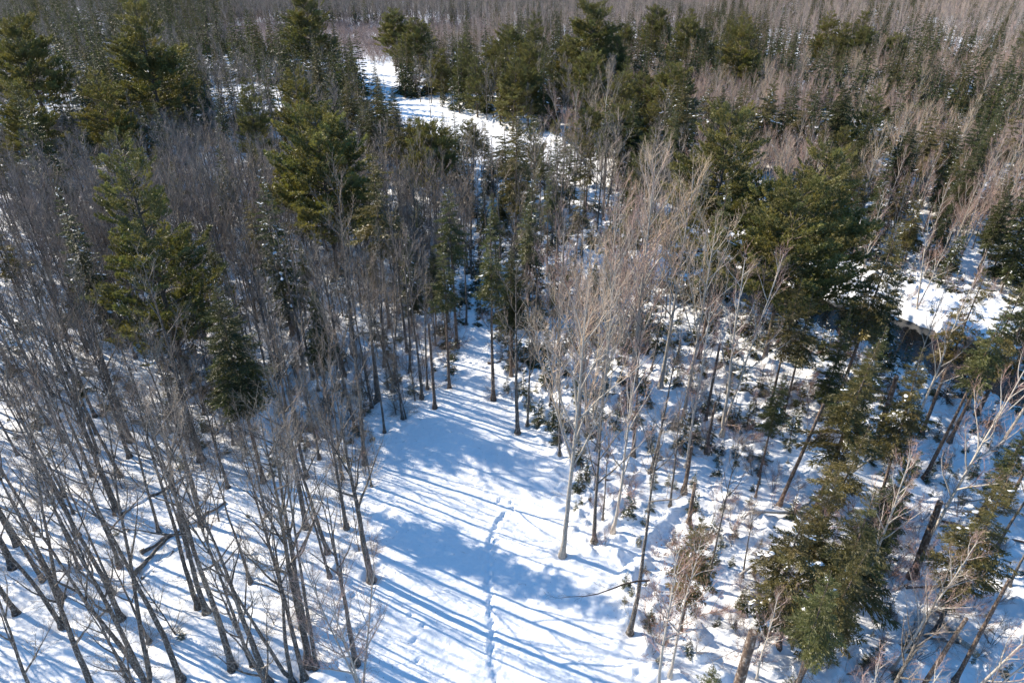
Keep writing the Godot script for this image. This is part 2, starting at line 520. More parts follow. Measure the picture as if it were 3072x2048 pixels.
# how: h, w (base radius), fork (share of the height where limbs begin), limbs, reach (limb length / height), rise (angle from level), bark, twig colour, far, stems
func bare_tree(how: Dictionary) -> Dictionary:
	var wood := Bag.new()
	var tw := Bag.new()
	var far: bool = how.get("far", false)
	var sprays := far_twig_sprays if far else twig_sprays
	var tint: Color = how.tint
	var stems: int = how.get("stems", 1)
	for s in stems:
		var lean: Vector2 = Vector2(r(-0.04, 0.04), r(-0.04, 0.04)) * how.get("lean", 1.0)
		var w0: float = how.w
		var h: float = how.h
		if stems > 1:
			var a := TAU * s / stems + r(-0.4, 0.4)
			lean = Vector2(cos(a), sin(a)) * r(0.1, 0.2)
			w0 *= r(0.65, 1.0)
			h *= r(0.8, 1.0)
		var tr := stem(h * 0.93, w0, 0.018, 7 if far else 14, 0.035 if far else how.get("wander", 0.045), lean)
		tube(wood, tr[0], tr[1], 4 if far else 8, Color.WHITE)
		var limbs: int = maxi(4, int(how.limbs / sqrt(stems)))
		var az := r(0, TAU)
		for i in limbs:
			var t: float = lerpf(how.fork, 0.97, pow((i + r(0, 0.7)) / limbs, 0.9))
			az += 2.4 + r(-0.4, 0.4)
			var up: float = how.rise + r(-0.2, 0.2) + t * 0.25
			var dir := aim(az, minf(up, 1.35))
			var len: float = h * how.reach * (1.15 - 0.85 * (t - how.fork) / (1.0 - how.fork)) * r(0.65, 1.15)
			var p0 := along(tr[0], t)
			var pts := PackedVector3Array([p0])
			var ws := PackedFloat32Array([lerpf(w0, 0.018, t) * 0.6 + 0.006])
			var segs := 3 if far else 6
			for k in segs:
				dir = (dir + Vector3(r(-0.16, 0.16), r(-0.02, 0.16), r(-0.16, 0.16))).normalized()
				pts.append(pts[k] + dir * len / segs)
				ws.append(ws[0] * (1.0 - 0.88 * (k + 1.0) / segs) + 0.004)
			tube(wood, pts, ws, 3 if far else 5, Color.WHITE)
			var boughs := maxi(2, int(len * (1.1 if far else how.get("dense", 1.6))))
			for k in boughs:
				var u := 0.22 + 0.78 * (k + r(0, 0.8)) / boughs
				var q := along(pts, u)
				var bd := (pts[segs] - pts[0]).normalized().rotated(Vector3.UP, r(0.4, 1.0) * (k % 2 * 2 - 1)) + Vector3(0, r(-0.1, 0.55), 0)
				if k == boughs - 1:
					bd = dir
				var size: float = (0.65 + len * 0.34 * (1.15 - u)) * r(0.75, 1.3) * (1.3 if far else 1.0)
				tw.put(sprays[rng.randi() % sprays.size()], Transform3D(basis_to(bd, r(-1.2, 1.2)).scaled(Vector3.ONE * size), q), vary(tint, 0.22))
		tw.put(sprays[0], Transform3D(basis_to(Vector3(r(-0.2, 0.2), 1, r(-0.2, 0.2))).scaled(Vector3.ONE * h * 0.1), along(tr[0], 0.97)), tint)
		for i in (0 if far else 7):   # dead side twigs below the crown
			var t: float = r(0.15, how.fork)
			var bare := aim(r(0, TAU), r(-0.1, 0.6))
			tw.put(sprays[rng.randi() % 6], Transform3D(basis_to(bare, r(0, TAU)).scaled(Vector3.ONE * r(0.5, 1.3)), along(tr[0], t)), vary(tint, 0.3))
	return {"trunk": wood, "crown": tw, "bark": how.bark, "crown_look": M.twig, "h": how.h}

# how: h, w, low (crown base share), reach (radius / height), rows, boughs, tint, snow, ragged, dead, far
func spruce_tree(how: Dictionary) -> Dictionary:
	var wood := Bag.new()
	var nd := Bag.new()
	var tw := Bag.new()
	var sn := Bag.new()
	var far: bool = how.get("far", false)
	var sprays := far_spruce_boughs if far else spruce_boughs
	var h: float = how.h
	var ragged: float = how.get("ragged", 0.25)
	var tr := stem(h, how.w, 0.012, 6 if far else 12, how.get("wander", 0.02), Vector2.ZERO)
	tube(wood, tr[0], tr[1], 4 if far else 7, Color.WHITE)
	var az := r(0, TAU)
	var total: int = how.rows * how.boughs
	for i in total:
		var u := (i + r(0, 1.0)) / total
		u = lerpf(u, (floorf(u * how.rows) + 0.5) / how.rows, how.get("whorl", 0.35))
		var t: float = lerpf(how.low, 0.99, pow(u, 0.9))
		var s: float = (t - how.low) / (1.0 - how.low)
		var wide: float = h * how.reach * (pow(1.0 - s, 0.8) * 0.95 + 0.035) * (smoothstep(-0.12, 0.16, s) if how.get("round", true) else 1.0)
		az += 2.4 + r(-0.4, 0.4)
		if rng.randf() < ragged * 0.5:
			continue
		var len := wide * r(1.0 - ragged, 1.0 + ragged * 0.6)
		var dir := aim(az, lerpf(-0.28, 0.65, s * s) + r(-0.22, 0.22))
		var x := Transform3D(basis_to(dir, r(-0.35, 0.35)).scaled(Vector3(len * r(0.95, 1.4), len, len)), along(tr[0], t))
		nd.put(sprays[rng.randi() % 6], x, vary(how.tint, 0.28))
		if rng.randf() < how.get("snow", 0.0):
			for e in (1 if far else 4):
				var z := r(0.3, 1.0)
				var c := x * Vector3(r(-0.2, 0.2) * (1.2 - z), -0.28 * z * z + 0.16 * pow(z, 4.0) + 0.02, z)
				var k2 := clampf(len * 0.10, 0.04, 0.14) * r(0.5, 1.3)
				var pad := Basis(dir.cross(Vector3.UP).normalized() * k2 * r(0.6, 1.1), Vector3.UP * k2 * 0.45, dir * k2 * r(0.9, 2.0))
				sn.put(snow_blobs[rng.randi() % 4], Transform3D(pad, c), Color.WHITE)
	for i in how.get("dead", 0):
		var bare := aim(r(0, TAU), r(-0.4, 0.15))
		tw.put(twig_sprays[rng.randi() % 6], Transform3D(basis_to(bare, r(0, TAU)).scaled(Vector3.ONE * r(0.4, 1.3)), along(tr[0], r(0.12, how.low + 0.12))), vary(lin(0.15, 0.125, 0.11), 0.25))
	return {"trunk": wood, "crown": nd, "dead_branches": tw, "snow_load": sn, "bark": M.spruce_bark, "crown_look": M.needle, "h": h}

func pine_tree(how: Dictionary) -> Dictionary:
	var wood := Bag.new()
	var nd := Bag.new()
	var far: bool = how.get("far", false)
	var sprays := far_pine_boughs if far else pine_boughs
	var h: float = how.h
	var tr := stem(h * 0.97, how.w, 0.03, 6 if far else 12, 0.025, Vector2.ZERO)
	tube(wood, tr[0], tr[1], 5 if far else 9, Color.WHITE)
	var az := r(0, TAU)
	var rows: int = how.rows
	for i in rows:
		var t: float = lerpf(how.low, 0.98, (i + r(-0.25, 0.25)) / rows)
		var s: float = (t - how.low) / (1.0 - how.low)
		var wide: float = h * how.reach * pow(clampf(1.04 - s, 0.0, 1.0), how.get("taper", 0.62)) * smoothstep(-0.25, 0.22, s)
		var lay := r(-0.05, 0.2)
		for k in how.boughs:
			az += TAU / how.boughs + r(-0.45, 0.45)
			if rng.randf() < 0.08:
				continue
			var len := wide * r(0.72, 1.15)
			var dir := aim(az, lay + s * 0.55 + r(-0.08, 0.14))
			var p := along(tr[0], t + r(-0.02, 0.02))
			if not far:
				var q := p + dir * len * 0.65
				tube(wood, PackedVector3Array([p, p.lerp(q, 0.5), q]), PackedFloat32Array([0.02 + len * 0.014, 0.012 + len * 0.009, 0.01]), 4, Color.WHITE)
			if far:
				nd.put(sprays[rng.randi() % 6], Transform3D(basis_to(dir, r(-0.5, 0.5)).scaled(Vector3(len * r(0.8, 1.15), len, len)), p), vary(how.tint, 0.22))
				continue
			var plumes := clampi(int(len * 1.9), 2, 8)
			for e in plumes:   # the limb carries several plumes, the last at its tip
				var at := p + dir * len * lerpf(0.22, 0.8, (e + r(0, 0.7)) / plumes)
				var pd := dir.rotated(Vector3.UP, r(0.3, 1.0) * (e % 2 * 2 - 1)) + Vector3(0, r(-0.1, 0.8), 0)
				if e == plumes - 1:
					pd = dir + Vector3(0, r(0, 0.3), 0)
				nd.put(sprays[rng.randi() % 6], Transform3D(basis_to(pd, r(-0.6, 0.6)).scaled(Vector3.ONE * (0.45 + len * 0.36) * r(0.75, 1.25)), at), vary(how.tint, 0.34))
	return {"trunk": wood, "crown": nd, "bark": M.pine_bark, "crown_look": M.needle, "h": h}

func shrub(how: Dictionary) -> Dictionary:
	var wood := Bag.new()
	var tw := Bag.new()
	for i in how.stems:
		var d := aim(r(0, TAU), r(0.75, 1.4))
		var h: float = how.h * r(0.6, 1.0)
		var pts := PackedVector3Array([Vector3(r(-0.15, 0.15), -0.15, r(-0.15, 0.15))])
		for k in 4:
			d = (d + Vector3(r(-0.15, 0.15), r(0, 0.12), r(-0.15, 0.15))).normalized()
			pts.append(pts[k] + d * h / 4.0)
		tube(wood, pts, PackedFloat32Array([0.02, 0.017, 0.013, 0.009, 0.004]), 4, Color.WHITE)
		for k in how.sprays:
			tw.put((far_twig_sprays if how.get("far", false) else twig_sprays)[rng.randi() % 6], Transform3D(basis_to(d + Vector3(r(-0.7, 0.7), r(-0.1, 0.5), r(-0.7, 0.7)), r(0, TAU)).scaled(Vector3.ONE * h * r(0.25, 0.45)), along(pts, r(0.25, 1.0))), vary(how.tint, 0.25))
	return {"trunk": wood, "crown": tw, "bark": how.bark, "crown_look": M.twig, "h": how.h}

func snag(how: Dictionary) -> Dictionary:
	var wood := Bag.new()
	var tw := Bag.new()
	var tr := stem(how.h, how.w, how.w * 0.62, 8, 0.03, Vector2.ZERO)
	tube(wood, tr[0], tr[1], 7, Color.WHITE, true)
	var p: PackedVector3Array = tr[0]
	for k in 3:
		var o: Vector3 = p[8] + Vector3(r(-0.5, 0.5), 0, r(-0.5, 0.5)) * how.w
		tube(wood, PackedVector3Array([o - Vector3(0, 0.1, 0), o + Vector3(r(-0.05, 0.05), r(0.15, 0.5), r(-0.05, 0.05))]), PackedFloat32Array([how.w * 0.4, 0.004]), 4, Color.WHITE)
	for i in how.get("stubs", 5):
		tw.put(twig_sprays[rng.randi() % 6], Transform3D(basis_to(aim(r(0, TAU), r(-0.3, 0.4)), r(0, TAU)).scaled(Vector3.ONE * r(0.3, 0.9)), along(p, r(0.25, 0.98))), vary(lin(0.17, 0.145, 0.13), 0.2))
	return {"trunk": wood, "crown": tw, "bark": how.get("bark", M.spruce_bark), "crown_look": M.twig, "h": how.h, "crown_name": "dead_branches"}

func template(called: String, t: Dictionary) -> Node3D:
	var o := Node3D.new()
	o.name = called
	part("trunk", t.trunk.mesh(t.bark), o)
	if t.crown.v.size():
		part(t.get("crown_name", "crown"), t.crown.mesh(t.crown_look), o, true)
	if t.has("dead_branches") and t.dead_branches.v.size():
		part("dead_branches", t.dead_branches.mesh(M.twig), o, true)
	if t.has("snow_load") and t.snow_load.v.size():
		part("snow_load", t.snow_load.mesh(M.snow_load), o, true)
	o.set_meta("h", t.h)
	return o

func whole(t: Dictionary) -> ArrayMesh:   # one mesh with several surfaces, for the trees of a far-off wood
	var m: ArrayMesh = t.trunk.mesh(t.bark)
	t.crown.mesh(t.crown_look, m)
	if t.has("snow_load"):
		t.snow_load.mesh(M.snow_load, m)
	return m

# ---------------------------------------------------------------- placing
var kinds := {}       # kind -> templates
var far_kinds := {}   # kind -> meshes for far-off woods
var ground: MeshInstance3D
var ground_lines := []
var wells := []       # Vector3(x, d, trunk radius)
var planted := []     # Vector3(x, d, room)
var marks := []       # [phrase, Vector2]
var queue := {}       # phrase + landmark -> [[distance, node, pattern]]

func plant(kind: String, which: int, x: float, d: float, h: float, yaw := -1.0, tilt := Vector2.ZERO) -> Node3D:
	var list: Array = kinds[kind]
	var src: Node3D = list[which % list.size()]
	var o: Node3D = src.duplicate()
	var k: float = h / float(src.get_meta("h"))
	o.remove_meta("h")
	o.name = numbered(kind)
	o.position = Vector3(x, lie(x, d), -d)
	o.basis = Basis.from_euler(Vector3(tilt.y, 0, -tilt.x)) * Basis(Vector3.UP, yaw if yaw >= 0.0 else r(0, TAU)) * Basis().scaled(Vector3(k, k, k))
	add_child(o)
	planted.append(Vector3(x, d, 4.2 if kind == "pine_tree" else 1.2))
	if d < 47.0 and h > 3.5 and kind != "shrub":
		wells.append(Vector3(x, d, 0.012 * h))
	return o

func landmark(phrase: String, x: float, d: float) -> void:
	marks.append([phrase, Vector2(x, d)])

func say_later(o: Node3D, look: String, category: String, group: String) -> void:
	var p := Vector2(o.position.x, -o.position.z)
	var best := 0
	for i in marks.size():
		if p.distance_to(marks[i][1]) < p.distance_to(marks[best][1]):
			best = i
	var key: String = look + "|" + marks[best][0]
	if not queue.has(key):
		queue[key] = []
	queue[key].append([p.distance_to(marks[best][1]), o, look, marks[best][0], category, group])

func say_all() -> void:
	var units := ["", "", "second", "third", "fourth", "fifth", "sixth", "seventh", "eighth", "ninth", "tenth", "eleventh", "twelfth", "thirteenth", "fourteenth", "fifteenth", "sixteenth", "seventeenth", "eighteenth", "nineteenth", "twentieth"]
	for key in queue:
		var row: Array = queue[key]
		row.sort_custom(func(a, b): return a[0] < b[0])
		for i in row.size():
			var n: String = "nearest to" if i == 0 else ((units[i + 1] if i < 20 else "%d%s" % [i + 1, ["th", "st", "nd", "rd"][(i + 1) % 10 if (i + 1) % 10 < 4 else 0]]) + " nearest to")
			tag(row[i][1], "%s, %s %s" % [row[i][2], n, row[i][3]], row[i][4], row[i][5])

func free_at(x: float, d: float, room: float) -> bool:
	for p in planted:
		if absf(p.x - x) < room and absf(p.y - d) < room and Vector2(p.x - x, p.y - d).length() < room:
			return false
	return true

func build_templates() -> void:
	var grey := lin(0.25, 0.205, 0.165)
	var tan_ := lin(0.42, 0.325, 0.24)
	var rosy := lin(0.36, 0.255, 0.215)
	kinds.bare_tree = []
	for k in 10:   # hardwoods of the stand, each of its own build
		var f: Array = [[0.5, 12, 0.21, 0.8, 0.14, 1], [0.58, 10, 0.18, 0.95, 0.11, 1], [0.46, 11, 0.26, 0.65, 0.18, 1], [0.64, 8, 0.2, 0.55, 0.13, 1], [0.5, 14, 0.2, 0.9, 0.15, 1], [0.48, 9, 0.25, 0.5, 0.15, 1], [0.6, 12, 0.16, 1.0, 0.1, 1], [0.44, 11, 0.24, 0.75, 0.2, 1], [0.66, 8, 0.2, 0.7, 0.14, 1], [0.48, 13, 0.2, 0.8, 0.13, 2]][k]
		kinds.bare_tree.append(template("bare_tree", bare_tree({"h": 15.0, "w": f[4], "fork": f[0], "limbs": f[1], "reach": f[2], "rise": f[3], "stems": f[5], "bark": M.grey_bark, "tint": vary(grey, 0.1), "dense": r(0.9, 1.3), "wander": r(0.04, 0.09)})))
	kinds.bare_sapling = []
	for k in 5:
		kinds.bare_sapling.append(template("bare_sapling", bare_tree({"h": 4.5, "w": 0.03, "fork": 0.2, "limbs": 9, "reach": 0.25, "rise": 0.7, "bark": M.grey_bark, "tint": vary(grey, 0.12), "dense": 1.2, "wander": 0.07})))
	kinds.maple_tree = []
	for k in 4:   # tan, smooth-barked and ascending
		kinds.maple_tree.append(template("maple_tree", bare_tree({"h": 17.0, "w": 0.16, "fork": [0.46, 0.4, 0.3, 0.36][k], "limbs": 17, "reach": 0.37, "rise": 0.82, "lean": 0.3, "wander": 0.025, "bark": M.smooth_bark, "tint": tan_ if k < 2 else rosy, "dense": 0.9})))
	for k in 2:
		kinds.maple_tree.append(template("maple_tree", bare_tree({"h": 15.0, "w": 0.12, "fork": 0.35, "limbs": 22, "reach": 0.32, "rise": 0.9, "bark": M.smooth_bark, "tint": rosy, "stems": 3, "dense": 1.4})))
	kinds.birch_tree = []
	for k in 4:
		kinds.birch_tree.append(template("birch_tree", bare_tree({"h": 12.0, "w": 0.1, "fork": 0.4, "limbs": 15, "reach": 0.26, "rise": 0.85, "bark": M.birch_bark, "tint": lin(0.33, 0.225, 0.195), "stems": 2 if k == 1 else 1, "dense": 1.4, "wander": 0.07})))
	kinds.spruce_tree = []
	var olive := lin(0.13, 0.112, 0.042)
	var dark := lin(0.066, 0.078, 0.032)
	var green := lin(0.10, 0.108, 0.038)
	for k in 10:
		var c: Color = [olive, dark, green, olive, dark, green, dark, olive, green, dark][k]
		kinds.spruce_tree.append(template("spruce_tree", spruce_tree({"h": 13.0, "w": 0.14, "low": [0.45, 0.18, 0.3, 0.55, 0.12, 0.5, 0.25, 0.38, 0.62, 0.2][k], "reach": [0.15, 0.17, 0.14, 0.13, 0.19, 0.12, 0.14, 0.16, 0.10, 0.15][k], "rows": 22 if k != 3 and k != 8 else 16, "boughs": 7, "whorl": r(0.1, 0.5), "tint": c, "snow": [0.02, 0.10, 0.0, 0.0, 0.02, 0.06, 0.35, 0.08, 0.03, 0.2][k], "ragged": [0.5, 0.25, 0.35, 0.6, 0.2, 0.5, 0.3, 0.5, 0.5, 0.3][k], "dead": 42, "wander": 0.03})))
	kinds.spruce_tree.append(template("spruce_tree", spruce_tree({"h": 13.0, "w": 0.14, "low": 0.5, "reach": 0.135, "rows": 24, "boughs": 8, "tint": lin(0.07, 0.075, 0.03), "snow": 0.0, "ragged": 0.3, "dead": 40, "whorl": 0.4})))
	for k in 2:   # low, broad and bushy, for the lower right
		kinds.spruce_tree.append(template("spruce_tree", spruce_tree({"h": 9.0, "w": 0.13, "low": 0.36, "reach": 0.235, "rows": 15, "boughs": 8, "tint": [olive, lin(0.105, 0.1, 0.04)][k], "snow": [0.22, 0.04][k], "ragged": 0.62, "dead": 50, "whorl": 0.2, "wander": 0.04})))
	kinds.pine_tree = []
	for k in 5:
		kinds.pine_tree.append(template("pine_tree", pine_tree({"h": 18.0, "w": 0.24, "low": [0.26, 0.2, 0.4, 0.3, 0.22][k], "reach": [0.31, 0.25, 0.33, 0.28, 0.25][k], "rows": [14, 17, 11, 14, 17][k], "boughs": 6, "taper": [0.6, 0.8, 0.45, 0.6, 0.75][k], "tint": [lin(0.205, 0.19, 0.075), lin(0.175, 0.176, 0.076), lin(0.19, 0.18, 0.07), lin(0.21, 0.188, 0.066), lin(0.172, 0.172, 0.074)][k]})))
	kinds.pine_tree.append(template("pine_tree", pine_tree({"h": 16.5, "w": 0.26, "low": 0.36, "reach": 0.37, "rows": 12, "boughs": 6, "taper": 0.5, "tint": lin(0.2, 0.19, 0.075)})))
	kinds.fir_sapling = []
	for k in 6:
		kinds.fir_sapling.append(template("fir_sapling", spruce_tree({"h": 2.0, "w": 0.03, "low": 0.06, "reach": 0.3, "rows": 9, "boughs": 6, "tint": [dark, green, dark][k % 3], "snow": [0.5, 0.75, 0.25][k % 3], "ragged": 0.4, "round": false})))
	kinds.shrub = []
	for k in 4:
		kinds.shrub.append(template("shrub", shrub({"h": 2.6, "stems": 6, "sprays": 7, "tint": lin(0.29, 0.19, 0.165) if k < 3 else lin(0.30, 0.245, 0.22), "bark": M.grey_bark})))
	kinds.dead_tree = []
	for k in 4:
		kinds.dead_tree.append(template("dead_tree", snag({"h": [3.0, 7.0, 5.0, 8.0][k], "w": 0.13, "stubs": [2, 9, 5, 12][k]})))
	var hung := spruce_tree({"h": 12.0, "w": 0.14, "low": 0.25, "reach": 0.16, "rows": 14, "boughs": 6, "tint": lin(0.5, 0.44, 0.29), "ragged": 0.6, "dead": 20})
	kinds.dead_tree.append(template("dead_tree", hung))
	far_kinds.bare = []
	far_kinds.rosy = []
	far_kinds.spruce = []
	far_kinds.pine = []
	far_kinds.shrub = []
	far_kinds.sapling = []
	far_kinds.bare_sapling = []
	for k in 4:
		far_kinds.bare.append(whole(bare_tree({"h": 12.0, "w": 0.12, "fork": 0.4, "limbs": 13, "reach": 0.27, "rise": 0.85, "bark": M.grey_bark, "tint": vary(lin(0.29, 0.245, 0.21), 0.1), "far": true})))
		far_kinds.rosy.append(whole(bare_tree({"h": 12.0, "w": 0.12, "fork": 0.35, "limbs": 13, "reach": 0.27, "rise": 0.95, "bark": M.smooth_bark, "tint": vary(lin(0.34, 0.265, 0.23), 0.1), "far": true})))
	for k in 6:
		far_kinds.spruce.append(whole(spruce_tree({"h": 11.0, "w": 0.12, "low": [0.15, 0.3, 0.1, 0.2, 0.25, 0.1][k], "reach": [0.17, 0.13, 0.19, 0.15, 0.12, 0.16][k], "rows": 16, "boughs": 6, "whorl": 0.2, "tint": [dark, olive, dark, green, dark, green][k], "snow": [0.06, 0.0, 0.14, 0.03, 0.16, 0.03][k], "far": true})))
	for k in 4:
		far_kinds.bare_sapling.append(whole(bare_tree({"h": 4.5, "w": 0.03, "fork": 0.2, "limbs": 8, "reach": 0.26, "rise": 0.7, "bark": M.grey_bark, "tint": vary(grey, 0.1), "far": true})))
		far_kinds.sapling.append(whole(spruce_tree({"h": 2.0, "w": 0.03, "low": 0.06, "reach": 0.32, "rows": 6, "boughs": 6, "tint": [dark, green][k % 2], "snow": [0.5, 0.25, 0.7, 0.4][k], "ragged": 0.4, "round": false, "far": true})))
	for k in 3:
		far_kinds.pine.append(whole(pine_tree({"h": 16.0, "w": 0.22, "low": 0.3, "reach": 0.23, "rows": 10, "boughs": 6, "tint": vary(lin(0.185, 0.175, 0.07), 0.15), "far": true})))
		far_kinds.shrub.append(whole(shrub({"h": 2.6, "stems": 5, "sprays": 4, "tint": lin(0.33, 0.255, 0.225), "bark": M.grey_bark, "far": true})))

func wood_mass(called: String, list: Array, spots: Array, label: String, category: String) -> void:   # one MultiMesh for each shape, all under one object
	if spots.is_empty():
		return
	var o := Node3D.new()
	o.name = called
	o.set_meta("kind", "stuff")
	tag(o, label, category)
	add_child(o)
	for k in list.size():
		var mine := []
		for i in range(k, spots.size(), list.size()):
			mine.append(spots[i])
		if mine.is_empty():
			continue
		var mm := MultiMesh.new()
		mm.transform_format = MultiMesh.TRANSFORM_3D
		mm.mesh = list[k]
		mm.instance_count = mine.size()
		for i in mine.size():
			mm.set_instance_transform(i, mine[i])
		var inst := MultiMeshInstance3D.new()
		inst.name = called
		inst.multimesh = mm
		inst.set_meta("kind", "stuff")
		o.add_child(inst, true)

func spot(x: float, d: float, k: float) -> Transform3D:
	return Transform3D(Basis(Vector3.UP, r(0, TAU)).scaled(Vector3.ONE * k), Vector3(x, lie(x, d), -d))

func in_frame(x: float, d: float, beyond: float) -> bool:
	var deep := d * 0.859 + 25.0 * 0.512
	return absf(x) < deep * 0.75 + beyond

func open_ground(x: float, d: float) -> bool:
	var p := Vector2(x, d)
	if edge_far(p, CLEARING) > -0.4 or edge_far(p, ICE) > -1.0 or edge_far(p, CORRIDOR) > -1.0:
		return true
	if d < 78.0 and x > 0.0:
		var far := seg_far(p, RIVER)
		if far < 5.2:
			return true
		if far < 10.5 and x * 0.72 + d * 0.69 > 66.5 and x > 20.0:   # the snowy flat on the far bank
			return true
	return false

func _ready() -> void:
	rng.seed = 20240211
	# ---- camera, sky, sun, exposure
	var cam := Camera3D.new()
	cam.name = "camera"
	cam.fov = 53.13
	cam.far = 6000.0
	cam.near = 0.1
	cam.position = Vector3(0, 30, 0)
	cam.rotation_degrees = Vector3(-30.8, 0, 0)
	add_child(cam)
	var sky := ProceduralSkyMaterial.new()
	sky.sky_top_color = Color(0.052, 0.165, 0.37).linear_to_srgb()
	sky.sky_horizon_color = Color(0.19, 0.385, 0.55).linear_to_srgb()
	sky.sky_curve = 0.14
	sky.ground_bottom_color = Color(0.3, 0.35, 0.42).linear_to_srgb()
	sky.ground_horizon_color = Color(0.24, 0.44, 0.6).linear_to_srgb()
	var env := Environment.new()
	env.background_mode = Environment.BG_SKY
	env.sky = Sky.new()
	env.sky.sky_material = sky
	env.background_energy_multiplier = 1.0
	env.tonemap_mode = Environment.TONE_MAPPER_LINEAR
	env.tonemap_exposure = 2.1
	env.sdfgi_enabled = true
	env.ssao_enabled = true
	env.ssil_enabled = true
	var we := WorldEnvironment.new()
	we.name = "world"
	we.environment = env
	add_child(we)
	var sun := DirectionalLight3D.new()
	sun.name = "sun"
	sun.light_energy = 1.6
	sun.light_color = Color(1.0, 0.95, 0.87)
	sun.light_angular_distance = 0.5
	sun.shadow_enabled = true
	var az := deg_to_rad(23.6)
	var el := deg_to_rad(29.0)
	var to_sun := Vector3(-cos(az) * cos(el), sin(el), -sin(az) * cos(el))
	sun.basis = Basis.looking_at(-to_sun)
	add_child(sun)

	# ---- ground and water
	hills = noise(0.035, FastNoiseLite.TYPE_SIMPLEX_SMOOTH, 2, 21)
	ripples = noise(0.33, FastNoiseLite.TYPE_SIMPLEX_SMOOTH, 2, 22)
	lumps = noise(0.75, FastNoiseLite.TYPE_SIMPLEX_SMOOTH, 2, 23)
	patches = noise(0.03, FastNoiseLite.TYPE_SIMPLEX_SMOOTH, 2, 24)
	build_materials()
	make_sprays()
	build_ground()
	build_water()
	build_templates()
	plant_heroes()
	lay_logs()
	scatter()
	say_all()
	strew_litter()
	lay_snow()

func hero(kind: String, which: int, x: float, d: float, h: float, label: String, mark := "", tilt := Vector2.ZERO, yaw := -1.0) -> Node3D:
	var o := plant(kind, which, x, d, h, yaw, tilt)
	tag(o, label, kind.get_slice("_", 0) + " " + kind.get_slice("_", 1) if kind.contains("_") else kind, {"bare_tree": "bare trees of the hardwood stand", "spruce_tree": "spruces", "pine_tree": "white pines", "birch_tree": "birches", "maple_tree": "tan bare maples", "dead_tree": "dead standing trunks", "fir_sapling": "small firs under the trees", "bare_sapling": "bare saplings under the trees", "shrub": "bare shrubs"}[kind])
	if mark:
		landmark(mark, x, d)
	return o

